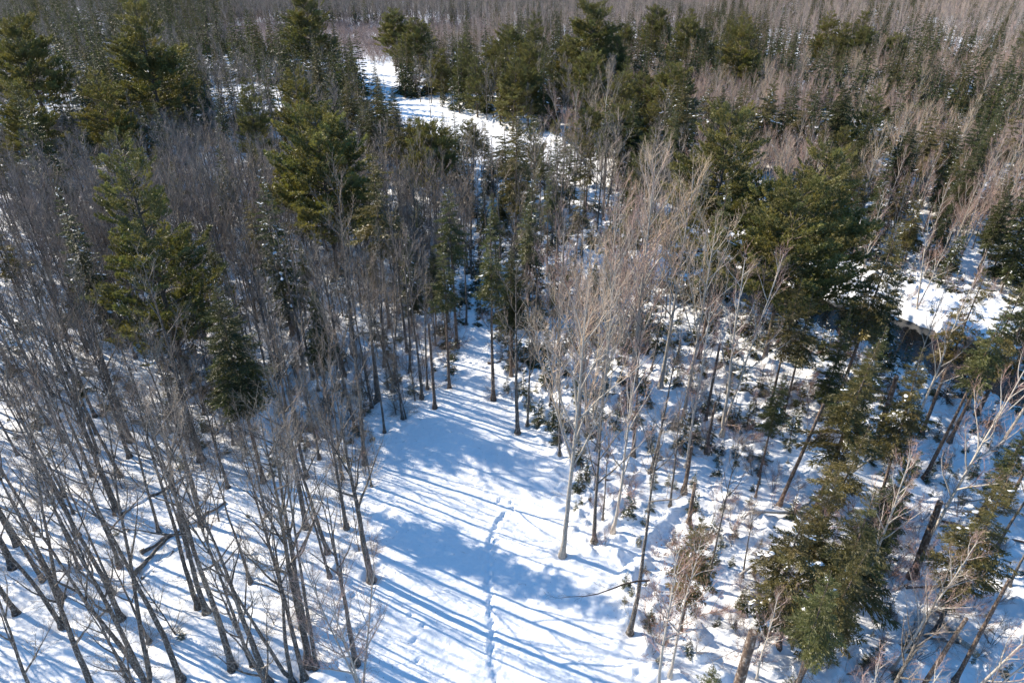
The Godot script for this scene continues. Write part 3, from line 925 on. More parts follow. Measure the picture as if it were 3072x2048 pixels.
func plant_heroes() -> void:
	# ---- pines
	hero("pine_tree", 0, -60.0, 120.0, 21.5, "tall white pine with layered plumes standing above the snow-dusted spruces", "the tall plumed pine above the spruces")
	hero("pine_tree", 2, -77.0, 116.0, 18.5, "flat-topped white pine leftmost of the big pines", "the flat-topped leftmost pine")
	hero("pine_tree", 2, -46.0, 168.0, 19.0, "solitary white pine with long bare lower trunk in front of the snowy marsh", "the solitary pine before the marsh")
	hero("pine_tree", 3, -56.0, 97.0, 14.5, "broad olive pine below the tall plumed pine", "the broad olive pine")
	hero("pine_tree", 0, -68.0, 98.0, 13.5, "olive pine beside the broad olive pine, on its outer side", "the outer olive pine")
	hero("pine_tree", 4, -26.4, 46.0, 19.2, "big dense white pine rising from the grey hardwoods, tapering to the top", "the big dense pine in the hardwoods")
	hero("pine_tree", 5, -18.0, 64.0, 16.5, "wide bushy white pine with dark drooping lower plume above the hardwoods", "the wide bushy pine")
	hero("pine_tree", 4, -37.0, 100.0, 13.5, "yellow-green pine behind the wide bushy pine", "the yellow-green pine")
	hero("pine_tree", 3, -31.0, 103.0, 14.5, "pine next to the yellow-green pine, nearer the brook")
	hero("pine_tree", 0, 18.0, 58.0, 18.5, "olive white pine with a shaded side, left of the broad pine on the riverside", "the shaded olive pine by the river")
	hero("pine_tree", 0, 24.8, 53.5, 16.5, "broad spreading white pine leaning over the riverside trunks", "the broad pine on the riverside")
	hero("pine_tree", 2, 16.0, 150.0, 19.0, "big spreading pine at the far end of the evergreen belt", "the spreading far pine")
	hero("pine_tree", 3, 46.0, 148.0, 17.0, "massive dark-sided pine in the middle of the far evergreens", "the massive dark-sided pine")
	hero("pine_tree", 4, 5.0, 158.0, 17.0, "narrow tall pine beside the spreading far pine")
	hero("pine_tree", 1, -10.0, 150.0, 12.5, "rounded yellow-green pine at the edge of the marsh corridor", "the rounded pine at the marsh corridor")
	hero("pine_tree", 3, -4.0, 146.0, 13.0, "green pine second from the marsh corridor")
	hero("pine_tree", 0, 3.5, 142.0, 13.0, "green pine third from the marsh corridor, above the dark spruces")
	hero("pine_tree", 1, 50.0, 98.0, 13.0, "upright olive pine among the snowy spruces across the river", "the upright olive pine across the river")
	hero("pine_tree", 2, 86.0, 100.0, 13.0, "olive pine standing clear at the rightmost edge of the evergreens", "the clear olive pine at the edge")
	# ---- spruces
	hero("spruce_tree", 10, -15.8, 32.7, 14.0, "dark dense fir with ragged lower boughs alone above the bare stand", "the dark dense fir in the bare stand", Vector2(0, 0))
	hero("spruce_tree", 6, -35.0, 51.0, 14.0, "dark spruce with snow on its layered boughs at the edge of the view", "the layered snowy spruce at the edge")
	hero("spruce_tree", 6, -19.0, 51.0, 14.5, "very dark spruce with clots of snow, in front of the wide bushy pine", "the clotted dark spruce")
	hero("spruce_tree", 1, -57.0, 83.0, 15.5, "pointed blackish fir leaning out of the grey twigs", "the pointed blackish fir", Vector2(-0.05, 0))
	hero("spruce_tree", 7, 0.4, 71.0, 15.4, "tall thin dark spruce with bare gaps standing before the frozen brook", "the tall thin spruce by the brook")
	hero("spruce_tree", 1, -11.5, 116.0, 6.5, "small perfect dark cone of a fir standing on the brook ice edge", "the small cone-shaped fir on the ice")
	hero("spruce_tree", 2, 5.2, 77.0, 11.5, "slim spruce right of the tall thin spruce, with the snowy flat behind", "the slim spruce on the snowy flat")
	hero("spruce_tree", 3, 8.6, 76.0, 11.0, "ragged spruce on the snowy flat, second from the tall thin spruce")
	hero("spruce_tree", 8, 3.4, 79.0, 9.0, "thin small spruce just beyond the slim spruce on the snowy flat")
	hero("spruce_tree", 4, -24.0, 98.0, 11.0, "dense olive spruce clump at the bend of the brook", "the olive spruces at the brook bend")
	hero("spruce_tree", 0, -20.5, 97.0, 10.5, "dense olive spruce, inner one of the pair at the brook bend")
	hero("spruce_tree", 1, -33.0, 150.0, 12.5, "dark pointed spruce of the pair beside the snowy corridor", "the pointed spruces by the corridor")
	hero("spruce_tree", 9, -26.5, 140.0, 10.5, "dark spruce nearest the narrow white strip of the corridor")
	hero("spruce_tree", 0, 24.7, 42.0, 14.0, "olive spruce with open tufted crown high on a bare trunk by the river", "the tufted spruce by the river", Vector2(0.04, 0))
	hero("spruce_tree", 0, 18.5, 30.5, 12.0, "olive-gold spruce with thick long crown over the snowy brush", "the olive-gold long-crowned spruce", Vector2(0.05, 0))
	hero("spruce_tree", 11, 13.0, 22.2, 8.4, "bushy olive spruce with lumps of snow on its top", "the snow-lumped bushy spruce")
	hero("spruce_tree", 12, 16.2, 22.8, 9.4, "bushy green-brown spruce touching the snow-lumped one", "the bushy green spruce")
	hero("spruce_tree", 0, 13.5, 19.4, 9.0, "mossy thick leaning trunk with thin dead boughs in front of the bushy spruces", "the mossy leaning trunk", Vector2(0.1, 0.0))
	hero("spruce_tree", 0, 8.6, 22.4, 8.0, "thin ragged spruce by the twin birches with crooked bare limbs", "the ragged spruce by the twin birches")
	hero("spruce_tree", 7, 37.5, 42.5, 14.5, "spruce with heavy layered boughs at the rightmost edge of the river", "the heavy-boughed spruce at the edge")
	hero("spruce_tree", 4, 49.0, 62.0, 12.5, "golden-olive spruce on the far bank at the edge of the view", "the golden-olive spruce on the far bank")
	hero("spruce_tree", 5, 16.0, 33.5, 8.0, "dull green spruce half hidden in the snowy thicket", "the dull green spruce in the thicket")
	hero("spruce_tree", 9, 30.5, 48.5, 8.5, "dark snowy spruce hanging over the dark water", "the snowy spruce over the water")
	hero("spruce_tree", 2, 22.0, 39.0, 9.0, "dark spruce standing right below the tufted spruce")
	hero("spruce_tree", 7, 22.0, 92.0, 15.0, "rusty olive spruce with flecks of snow beside the big grey tree by the brook", "the rusty olive spruce")
	hero("spruce_tree", 5, 12.5, 91.0, 12.5, "olive spruce at the end of the snowy flat")
	hero("spruce_tree", 6, 0.5, 130.0, 14.0, "dark spruce heavily flecked with snow behind the brook", "the snow-flecked dark spruce")
	hero("spruce_tree", 9, 5.5, 124.0, 13.5, "dark spruce with a green lower bough behind the brook")
	hero("dead_tree", 4, 33.0, 72.0, 12.0, "dead tree hung with pale yellow lichen among the pines across the river", "the pale lichen-hung tree")
	hero("spruce_tree", 3, 17.0, 27.0, 9.5, "ragged olive spruce leaning between the long-crowned spruce and the bushy pair", "the ragged leaning olive spruce", Vector2(0.08, 0))
	hero("spruce_tree", 7, 15.0, 24.6, 8.8, "olive-brown spruce with dead grey lower boughs behind the bushy pair", "", Vector2(0.05, 0))
	hero("spruce_tree", 4, 19.2, 26.0, 8.5, "low dark green spruce at the outer side of the bushy pair", "", Vector2(0.1, 0))
	hero("spruce_tree", 5, 20.5, 33.5, 11.0, "olive spruce with drooping ragged boughs behind the long-crowned one", "", Vector2(0.06, 0))
	for s in [["the snowy marsh corridor", -38.0, 165.0], ["the first bend of the brook ice", -20.0, 142.0], ["the far end of the snowy flat", 8.0, 104.0], ["the inner edge of the evergreen belt", 24.0, 108.0], ["the middle of the evergreen belt", 48.0, 120.0], ["the outer end of the evergreen belt", 78.0, 126.0], ["the grey woods behind the dense pine", -40.0, 70.0], ["the twiggy hollow before the olive spruces", -18.0, 84.0], ["the far bank of the dark river", 44.0, 58.0], ["the open flat past the dark river", 36.0, 66.0], ["the rosy woods behind the far bank", 58.0, 80.0], ["the snowy spruces across the river", 36.0, 92.0], ["the shaded spruces behind the olive pines", -70.0, 125.0], ["the dark woods before the marsh", -45.0, 145.0], ["the edge of the grey woods", -62.0, 75.0], ["the thicket in the blue shade", 11.0, 47.0], ["the understorey behind the path", -4.0, 58.0], ["the spruce screen before the snowy flat", 2.0, 64.0], ["the brushy lower corner", 18.0, 22.5], ["the logs in the brush", 26.0, 31.0]]:
		landmark(s[0], s[1], s[2])
	# ---- the hardwood stand in the lower corner
	var stand := [[-25.3, 22.8, 13.0], [-25.2, 24.9, 13.5], [-27.4, 25.8, 12.5], [-28.3, 27.5, 13.0], [-28.1, 28.9, 11.0], [-25.2, 28.2, 12.5], [-21.6, 25.9, 14.0], [-23.8, 30.1, 13.5], [-15.4, 19.2, 14.5], [-16.6, 18.7, 15.0], [-16.0, 18.0, 13.5], [-17.9, 19.2, 9.0], [-17.8, 21.2, 7.5], [-16.1, 23.1, 14.5], [-15.5, 22.7, 13.0], [-13.2, 19.8, 14.5], [-12.3, 19.9, 14.0], [-11.3, 19.0, 12.0], [-13.9, 24.6, 10.0], [-10.2, 19.1, 12.5], [-9.7, 19.3, 12.5], [-9.3, 19.9, 13.0], [-9.7, 20.1, 13.5], [-9.8, 25.0, 11.0], [-10.3, 26.7, 11.5], [-14.6, 29.6, 9.0], [-9.4, 25.3, 9.0], [-20.7, 35.0, 14.0], [-19.8, 22.5, 13.5], [-22.5, 22.0, 13.0], [-20.6, 28.5, 10.5], [-18.0, 26.5, 10.0], [-12.0, 28.6, 12.0], [-13.2, 33.2, 13.0], [-11.2, 38.7, 14.0], [-9.8, 34.9, 12.5], [-10.5, 41.3, 13.5], [-10.2, 42.1, 12.0], [-12.8, 47.2, 15.0], [-9.1, 43.9, 12.0], [-8.7, 48.2, 13.0], [-8.9, 32.4, 8.0]]
	landmark("the four trunks clumped at the clearing", -9.6, 19.6)
	landmark("the crossed snowy logs", -21.0, 28.0)
	landmark("the lower corner of the hardwood stand", -26.0, 23.5)
	landmark("the edge of the footprint clearing", -9.5, 36.0)
	for i in stand.size():
		var s: Array = stand[i]
		var o := plant("bare_tree", i, s[0], s[1], s[2] * (1.1 if s[2] > 11.0 else 1.0) * r(0.95, 1.05), r(0, TAU), Vector2(r(-0.05, 0.05), r(-0.04, 0.04)))
		say_later(o, "dark lichened bare trunk" if s[2] > 10.0 else "thin short bare tree", "bare tree", "bare trees of the hardwood stand")
	# ---- single trees in and round the clearing
	hero("maple_tree", 0, 2.9, 27.3, 17.5, "lone smooth grey maple with its base bare in the open snow", "the lone smooth maple", Vector2(0.02, 0))
	hero("bare_tree", 2, 4.8, 28.3, 11.0, "slim straight bare trunk right behind the lone smooth maple")
	hero("bare_tree", 1, 5.5, 30.0, 8.0, "thin crooked dark sapling next to the birch-like trunk behind the lone maple")
	hero("birch_tree", 2, 6.0, 29.0, 13.5, "pale scaly trunk second behind the lone smooth maple")
	hero("bare_tree", 8, 6.0, 22.2, 14.5, "straight grey-brown trunk with a long dark side branch over the clearing", "the trunk with the dark side branch")
	hero("birch_tree", 2, 6.9, 19.2, 10.0, "white birch stem with brown withered leaves, lower of the twin birches", "the twin birches")
	hero("birch_tree", 3, 7.5, 19.7, 9.5, "reddish birch stem touching the white one of the twin birches")
	for o in get_children():
		if o.has_meta("label") and (o.get_meta("label") as String).contains("twin birches"):
			var lv := Bag.new()
			for k in 420:
				var h := r(0.35, 0.95)
				var q := Vector3(r(-1, 1), 0, r(-1, 1)) * 1.1 + Vector3(0, 12.0 * h, 0)
				var dir := Vector3(r(-1, 1), r(-1, 0.2), r(-1, 1)).normalized()
				blade(lv, q, dir * 0.1, dir.cross(Vector3(r(-1, 1), r(-1, 1), r(-1, 1))).normalized() * 0.035)
			for k in lv.v.size():
				lv.c.append(lin(0.17, 0.075, 0.04))
			part("withered_leaves", lv.mesh(M.needle), o, true)
		if o.has_meta("label") and (o.get_meta("label") as String).contains("dark side branch"):
			var br := Bag.new()
			var kk: float = 1.0 / o.scale.x
			var inv: Basis = (o as Node3D).basis.orthonormalized().inverse()
			var pts := PackedVector3Array()
			for k in 8:
				pts.append(inv * Vector3(0.5 - k * 0.62, 4.2 + sin(k * 1.1) * 0.16 - k * 0.05, 0.3 + k * 0.12) * kk)
			tube(br, pts, PackedFloat32Array([0.05, 0.045, 0.04, 0.034, 0.028, 0.022, 0.015, 0.006]), 5, Color(0.35, 0.33, 0.32))
			part("side_branch", br.mesh(M.spruce_bark), o)
			var sb := Bag.new()
			for k in 6:
				sb.put(twig_sprays[k], Transform3D(basis_to(inv * Vector3(-1, r(-0.3, 0.5), r(-0.8, 0.8)), r(0, TAU)).scaled(Vector3.ONE * r(0.5, 0.9)), pts[2 + k]), lin(0.09, 0.075, 0.07))
			part("side_twigs", sb.mesh(M.twig), o, true)
	hero("bare_tree", 0, 9.8, 31.1, 9.0, "dark thin trunk standing in the blue shade of the brush")
	hero("bare_tree", 4, 8.2, 35.7, 13.0, "thick short-leaning dark trunk beside the tan maple clump")
	hero("bare_tree", 1, 3.2, 35.5, 11.5, "wavy thin dark trunk behind the lone smooth maple, nearer the path")
	hero("maple_tree", 5, -6.9, 18.6, 10.5, "bushy many-stemmed young tree spreading pale twigs over the snow", "the many-stemmed young tree")
	hero("bare_tree", 3, -6.8, 42.0, 13.5, "stout dark trunk at the corner where the clearing narrows", "the narrowing of the clearing")
	hero("dead_tree", 1, -5.7, 40.8, 7.0, "short dark stem nearest the path at the narrowing of the clearing")
	hero("spruce_tree", 8, -4.8, 43.1, 12.0, "reddish thin trunk with branchy top left of the path end")
	hero("spruce_tree", 8, -1.4, 41.9, 14.5, "straight reddish brown trunk where the footprints end", "the end of the footprints")
	hero("bare_tree", 2, 0.4, 38.2, 13.0, "straight grey-brown trunk right of the footprints' end")
	hero("bare_tree", 0, 1.1, 38.9, 10.0, "thin dark trunk right behind the straight grey-brown one")
	hero("spruce_tree", 8, -4.6, 48.9, 14.0, "reddish trunk with a mossy foot beyond the path end", "the mossy-footed trunk")
	hero("spruce_tree", 3, -10.7, 51.8, 16.0, "thick almost black trunk in the snowy understorey", "the thick black trunk")
	hero("spruce_tree", 5, 15.3, 47.2, 15.0, "thick dark trunk with a pale broken patch by the river", "the thick trunk by the river")
	hero("bare_tree", 1, -6.5, 43.2, 12.0, "thin dark leaning trunk behind the stout dark corner trunk")
	# ---- the tan maples right of the clearing
	for s in [[4.7, 38.4, 15.0, 1, "tan maple at the front corner of the tan clump"], [5.3, 37.6, 13.5, 4, "many-stemmed rosy maple in front of the tan clump"], [5.8, 36.0, 16.0, 0, "pale-limbed maple with twigs down to the snow, foremost of the clump"], [8.7, 41.4, 18.0, 2, "rosy maple in the heart of the tan clump"], [9.5, 44.2, 18.5, 0, "tallest maple of the tan clump with a broad sunlit fan of twigs"], [11.4, 43.2, 17.5, 1, "sunlit tan maple beside the tallest of the clump"], [6.8, 42.0, 16.5, 3, "rosy slender maple left inside the tan clump"], [12.2, 39.0, 16.0, 0, "white-limbed maple at the river side of the tan clump"], [3.6, 44.0, 14.5, 2, "rosy maple behind the clump at its path side"], [9.0, 48.0, 16.0, 5, "many-stemmed rosy maple behind the tallest of the clump"]]:
		hero("maple_tree", s[3], s[0], s[1], s[2], s[4], "the tan maple clump" if s[2] == 18.5 else "")
	# ---- birches and trunks on the right
	hero("birch_tree", 1, 14.6, 37.4, 14.5, "white forked birch leaning over the blue-shaded thicket", "the white forked birch", Vector2(0.04, 0))
	hero("birch_tree", 0, 11.6, 34.7, 13.0, "slim pale birch between the tan maples and the forked birch")
	hero("dead_tree", 1, 13.9, 39.1, 6.5, "broken thin snag beyond the forked birch's foot")
	hero("dead_tree", 2, 13.2, 36.0, 4.2, "short broken stub in front of the forked birch")
	hero("dead_tree", 3, 16.4, 30.8, 7.8, "leaning reddish broken-topped trunk in the snowy brush", "the leaning broken trunk", Vector2(0.1, 0.03))
	hero("dead_tree", 0, 10.8, 32.0, 3.6, "pale broken stump by the dark thin trunk in the blue shade")
	hero("dead_tree", 0, 15.2, 31.6, 1.8, "low grey broken stub beside the leaning broken trunk")
	hero("spruce_tree", 3, 18.8, 40.2, 10.5, "dark leaning trunk behind the dull green spruce, left of a pair")
	hero("spruce_tree", 3, 19.6, 39.6, 10.0, "dark leaning trunk behind the dull green spruce, right of a pair")
	hero("pine_tree", 2, 20.4, 46.6, 15.0, "reddish long pine trunk leaning towards the broad riverside pine")
	hero("spruce_tree", 3, 28.6, 37.6, 13.0, "bare lower trunk leaning outward beside the river shade", "the leaning trunks by the water")
	hero("spruce_tree", 8, 26.7, 33.4, 13.0, "reddish leaning trunk, front one of the leaning trunks by the water", "", Vector2(0.07, 0))
	hero("spruce_tree", 3, 30.1, 36.8, 12.5, "leaning trunk third from the front by the water", "", Vector2(0.06, 0))
	hero("spruce_tree", 8, 33.4, 39.4, 14.0, "thick leaning trunk nearest the water's edge", "", Vector2(0.05, 0))
	hero("birch_tree", 2, 23.2, 27.0, 14.0, "long leaning bark-mottled trunk crossing in front of the trunks by the water", "the long crossing trunk", Vector2(0.12, 0))
	hero("dead_tree", 3, 28.3, 30.1, 8.0, "dark straight dead trunk near the edge of the view", "", Vector2(0.08, 0))
	hero("dead_tree", 1, 30.3, 30.7, 6.0, "thin dark dead trunk outermost at the edge of the view")
	hero("birch_tree", 3, 27.5, 37.0, 12.5, "white birch fan of pale limbs in front of the dark water", "the white birch before the water", Vector2(0.05, 0))
	hero("birch_tree", 0, 33.0, 36.0, 14.0, "white birch with crooked limbs over the water at the view's edge", "", Vector2(0.08, 0))
	hero("dead_tree", 2, 13.2, 21.3, 4.5, "sawn brown trunk under the snow-lumped spruce")
	hero("birch_tree", 2, 11.6, 19.6, 6.5, "thin reddish birch in front of the snow-lumped spruce")
	hero("birch_tree", 1, 19.6, 17.6, 9.0, "thick white birch in the lower corner leaning out of view", "the thick white corner birch", Vector2(0.2, 0.1), 1.0)
	hero("birch_tree", 3, 18.2, 20.0, 9.5, "thin white birch with bent stem rising out of the red brush", "the bent thin birch", Vector2(0.08, 0))
	hero("maple_tree", 4, 9.0, 97.0, 14.0, "big spreading grey tree leaning over the brook ice", "the big grey tree over the brook", Vector2(-0.12, 0))
	hero("maple_tree", 1, 13.0, 99.0, 15.0, "grey round-crowned tree behind the one leaning over the brook")
	hero("bare_tree", 3, -15.5, 134.0, 10.0, "dark twin-limbed bare tree on the sunny bank of the brook ice")

func log_of(x0: float, d0: float, x1: float, d1: float, w: float, m: Material, snow: bool, label: String, lift0 := 0.0, lift1 := 0.0, cut := false) -> void:
	var a := Vector3(x0, lie(x0, d0) + w * 0.5 + lift0, -d0)
	var e := Vector3(x1, lie(x1, d1) + w * 0.4 + lift1, -d1)
	var o := Node3D.new()
	o.name = numbered("fallen_log")
	o.position = a
	add_child(o)
	tag(o, label, "log", "fallen logs in the snow")
	var b := Bag.new()
	var pts := PackedVector3Array()
	var ws := PackedFloat32Array()
	for k in 9:
		var t := k / 8.0
		pts.append((e - a) * t + Vector3(r(-0.04, 0.04), r(-0.03, 0.03) - sin(t * PI) * 0.05, r(-0.04, 0.04)))
		ws.append(w * lerpf(1.0, 0.6, t) * r(0.93, 1.07))
	tube(b, pts, ws, 8, Color.WHITE, true)
	part("stem", b.mesh(m), o)
	if cut:
		var c := Bag.new()
		var dir := (pts[0] - pts[1]).normalized()
		tube(c, PackedVector3Array([pts[0] + dir * 0.003, pts[0] + dir * 0.02]), PackedFloat32Array([ws[0] * 0.9, ws[0] * 0.88]), 10, Color.WHITE, true)
		part("cut_face", c.mesh(M.cut_wood), o)
	var tw := Bag.new()
	for k in 5:
		tw.put(twig_sprays[rng.randi() % 6], Transform3D(basis_to(Vector3(r(-1, 1), r(0.1, 1.0), r(-1, 1)), r(0, TAU)).scaled(Vector3.ONE * r(0.4, 0.9)), along(pts, r(0.3, 1.0))), vary(lin(0.13, 0.105, 0.09), 0.2))
	part("broken_branches", tw.mesh(M.twig), o, true)
	if snow:
		var s := Bag.new()
		var from := 0
		while from < 8:
			var n := rng.randi_range(2, 4)
			var sp := PackedVector3Array()
			var sw := PackedFloat32Array()
			for k in range(from, mini(from + n, 8) + 1):
				sp.append(pts[k] + Vector3(0, ws[k] * 0.62, 0))
				sw.append(ws[k] * r(0.62, 0.85))
			sw[0] *= 0.35
			sw[sw.size() - 1] *= 0.35
			if sp.size() > 1:
				tube(s, sp, sw, 8, Color.WHITE, true)
			from += n
		part("snow_cap", s.mesh(M.snow_load), o)

func lay_logs() -> void:
	log_of(-23.5, 29.7, -21.0, 33.0, 0.16, M.grey_bark, true, "long snow-capped log slanting behind the dark trunks")
	log_of(-20.7, 26.7, -17.4, 30.6, 0.17, M.grey_bark, true, "snow-covered log pointing into the hardwood stand")
	log_of(-20.4, 25.2, -19.5, 27.4, 0.13, M.grey_bark, false, "dark rotten log end crossing the snow-covered log", 0.05, 0.35)
	log_of(-19.9, 24.9, -19.0, 26.8, 0.09, M.grey_bark, true, "thin broken log beside the dark rotten one")
	log_of(-24.0, 30.2, -22.2, 28.3, 0.12, M.grey_bark, true, "short snowy log meeting the long snow-capped log at its end")
	log_of(-25.6, 25.6, -23.4, 25.2, 0.07, M.spruce_bark, true, "small dark branch pile log at the corner of the stand")
	log_of(14.4, 29.9, 20.9, 30.3, 0.14, M.birch_bark, true, "long pale log lying flat behind the snow-lumped spruce")
	log_of(17.2, 30.2, 24.8, 34.2, 0.07, M.birch_bark, false, "thin white pole leaning up from the snow across the brush", 0.1, 2.6)
	log_of(22.4, 20.5, 21.9, 22.7, 0.16, M.birch_bark, false, "white birch log with an orange sawn end in the lower corner", 0.15, 0.05, true)
	log_of(20.4, 22.0, 21.8, 21.0, 0.13, M.grey_bark, true, "snowy grey log beside the sawn birch log", 0.0, 0.1)
	log_of(25.2, 29.9, 29.6, 27.6, 0.14, M.spruce_bark, true, "dark fallen log half under snow near the edge of the view")
	log_of(26.3, 31.0, 31.0, 31.8, 0.10, M.birch_bark, true, "pale thin log behind the dark fallen log")
	log_of(12.4, 25.3, 14.8, 26.6, 0.08, M.birch_bark, false, "forked pale limb reaching over the snow by the snow-lumped spruce", 0.6, 1.4)
	log_of(21.0, 24.6, 25.0, 25.2, 0.13, M.grey_bark, true, "snow-capped log in front of the long crossing trunk")
	log_of(-2.0, 46.5, 0.6, 47.2, 0.12, M.spruce_bark, true, "snowy log across the path beyond the footprints")
	log_of(6.0, 33.3, 8.4, 33.8, 0.09, M.spruce_bark, true, "dark log end in the shade behind the lone maple")

func strew_litter() -> void:   # twigs, bark flakes and seeds lying on the snow
	var b := Bag.new()
	for k in 2600:
		var d := r(17, 46)
		var x := r(-14, 12)
		var rare: bool = edge_far(Vector2(x, d), CLEARING) > 1.0
		if rare and rng.randf() > 0.3:
			continue
		var c := Vector3(x, lie(x, d) + 0.012, -d)
		var a := r(0, TAU)
		var len := r(0.03, 0.09) if rng.randf() < 0.75 else r(0.15, 0.5)
		b.spike(c, c + Vector3(cos(a), r(-0.03, 0.12), sin(a)) * len, 0.012 if len < 0.1 else 0.007)
		for e in 9:
			b.c.append(lin(0.07, 0.05, 0.038))
	var o := part("twig_litter", b.mesh(M.twig), self, true)
	tag(o, "scattered twigs, bark flakes and seeds lying on the clearing snow", "litter")

func kind_here(x: float, d: float) -> Array:   # [kind, room, height]
	var q := rng.randf()
	var patch := patches.get_noise_2d(x, d)
	if d < 80.0:
		if x < -5.0 and d < 47.0:
			if d < 36.0 and x < -22.0 and not in_frame(x, d, 2.0):   # the stand goes on past the edge of the view
				return ["bare_tree", 1.6, r(10, 15)] if q < 0.45 else []
			if d < 34.0 and (q > 0.3 or q < 0.12):
				return []
			return ["bare_tree", 1.4, r(9, 14.5)] if q < 0.68 else ["fir_sapling", 1.0, r(0.6, 1.9)] if q < 0.82 else ["spruce_tree", 2.0, r(6, 11)] if q < 0.87 else ["shrub", 1.0, r(1.2, 2.6)] if q < 0.93 else []
		if x < -4.0:
			return ["bare_tree", 1.15, r(7, 12)] if q < 0.76 else ["spruce_tree", 1.8, r(6, 11)] if q < 0.88 else ["fir_sapling", 1.0, r(0.8, 2.4)]
		var far := seg_far(Vector2(x, d), RIVER)
		if x > 20.0 and x * 0.72 + d * 0.69 > 66.5:
			if far < 12.0:
				return ["shrub", 1.2, r(1.2, 2.6)] if q < 0.3 else []
			return ["maple_tree", 1.9, r(9, 13)] if q < 0.3 else ["bare_tree", 1.8, r(8, 12)] if q < 0.4 else ["spruce_tree", 1.7, r(6, 12.5)] if q < 0.95 else ["birch_tree", 1.6, r(8, 12)]
		if far < 14.0 and d > 34.0 and x > 18.0:   # the near bank: see-through trees only
			return ["bare_tree", 2.2, r(8, 12)] if q < 0.13 else ["birch_tree", 2.0, r(8, 12)] if q < 0.2 else ["shrub", 1.0, r(1.0, 2.2)] if q < 0.4 else ["fir_sapling", 0.8, r(0.5, 1.6)] if q < 0.75 else []
		if x < 3.0 or d > 56.0:
			return ["spruce_tree", 1.7, r(6.5, 13.5)] if q < 0.27 else ["bare_tree", 1.6, r(9, 13.5)] if q < 0.64 else ["fir_sapling", 0.9, r(0.8, 2.6)]
		if x < 14.0 and d > 34.0:
			return ["maple_tree", 2.2, r(10, 15)] if q < 0.2 else ["bare_tree", 1.6, r(8, 13)] if q < 0.36 else ["spruce_tree", 1.8, r(5, 10)] if q < 0.56 else ["fir_sapling", 0.9, r(0.8, 2.6)] if q < 0.95 else ["dead_tree", 1.0, r(2, 5)]
		return ["spruce_tree", 2.0, r(6, 12)] if q < 0.18 else ["birch_tree", 1.8, r(7, 12)] if q < 0.24 else ["bare_tree", 1.6, r(6, 11)] if q < 0.38 else ["dead_tree", 1.2, r(1.5, 7)] if q < 0.43 else ["shrub", 1.0, r(1.0, 2.6)] if q < 0.62 else ["fir_sapling", 0.8, r(0.5, 2.2)] if q < 0.95 else []
	if d < 160.0:
		if x < -15.0 and d < 94.0 + patch * 40.0 + r(-7, 7):
			return ["bare_tree", 1.4, r(6, 10.5)] if q < 0.82 else ["spruce_tree", 1.9, r(7, 12)]
		if x < -15.0:
			return ["spruce_tree", 1.6, r(5, 12.5) if d < 132.0 else r(7, 15)] if q < 0.6 + patch * 1.5 else ["bare_tree", 2.2, r(7, 10.5)] if q < 0.94 else ["pine_tree", 3.5, r(10, 14)]
		if x < 22.0:
			return ["bare_tree", 2.0, r(8, 12)] if q < 0.3 else ["spruce_tree", 1.8, r(6, 13)] if q < 0.68 else ["pine_tree", 2.8, r(9, 13.5)]
		return ["spruce_tree", 1.6, r(5, 13.5)] if q < 0.72 - patch * 1.4 - 0.3 * smoothstep(70.0, 110.0, x) else ["maple_tree", 2.0, r(7.5, 11.5)] if q < 0.94 else ["pine_tree", 3.5, r(10, 14)]
	if d > 272.0 and absf(x + 20.0) < 90.0:
		return ["bare_tree", 1.6, r(8, 13)] if q < 0.8 else ["spruce_tree", 2.0, r(7, 12)]
	if x < -30.0:
		return ["spruce_tree", 2.0, r(6, 15)] if q < 0.62 + patch * 1.4 else ["bare_tree", 2.4, r(7, 11)]
	if d < 195.0 - patch * 70.0 - 30.0 * smoothstep(60.0, 140.0, x):
		return ["spruce_tree", 1.8, r(7, 14)] if q < 0.76 else ["pine_tree", 3.5, r(10, 15)] if q < 0.88 else ["maple_tree", 2.2, r(8, 11)]
	return ["maple_tree", 2.0, r(8, 13)] if q < 0.52 - patch * 1.3 else ["spruce_tree", 2.0, r(7, 12)]

func region(x: float, d: float) -> String:
	if d > 268.0:
		return "in the far woods beyond the snowy marsh"
	if x < -15.0:
		return "in the woods between the hardwood stand and the snowy marsh" if d < 130.0 else "in the dark woods beside the snowy marsh"
	if x < 22.0:
		return "in the woods round the frozen brook"
	return "in the evergreen woods across the dark river" if d < 165.0 else "on the far wooded slope past the evergreens"

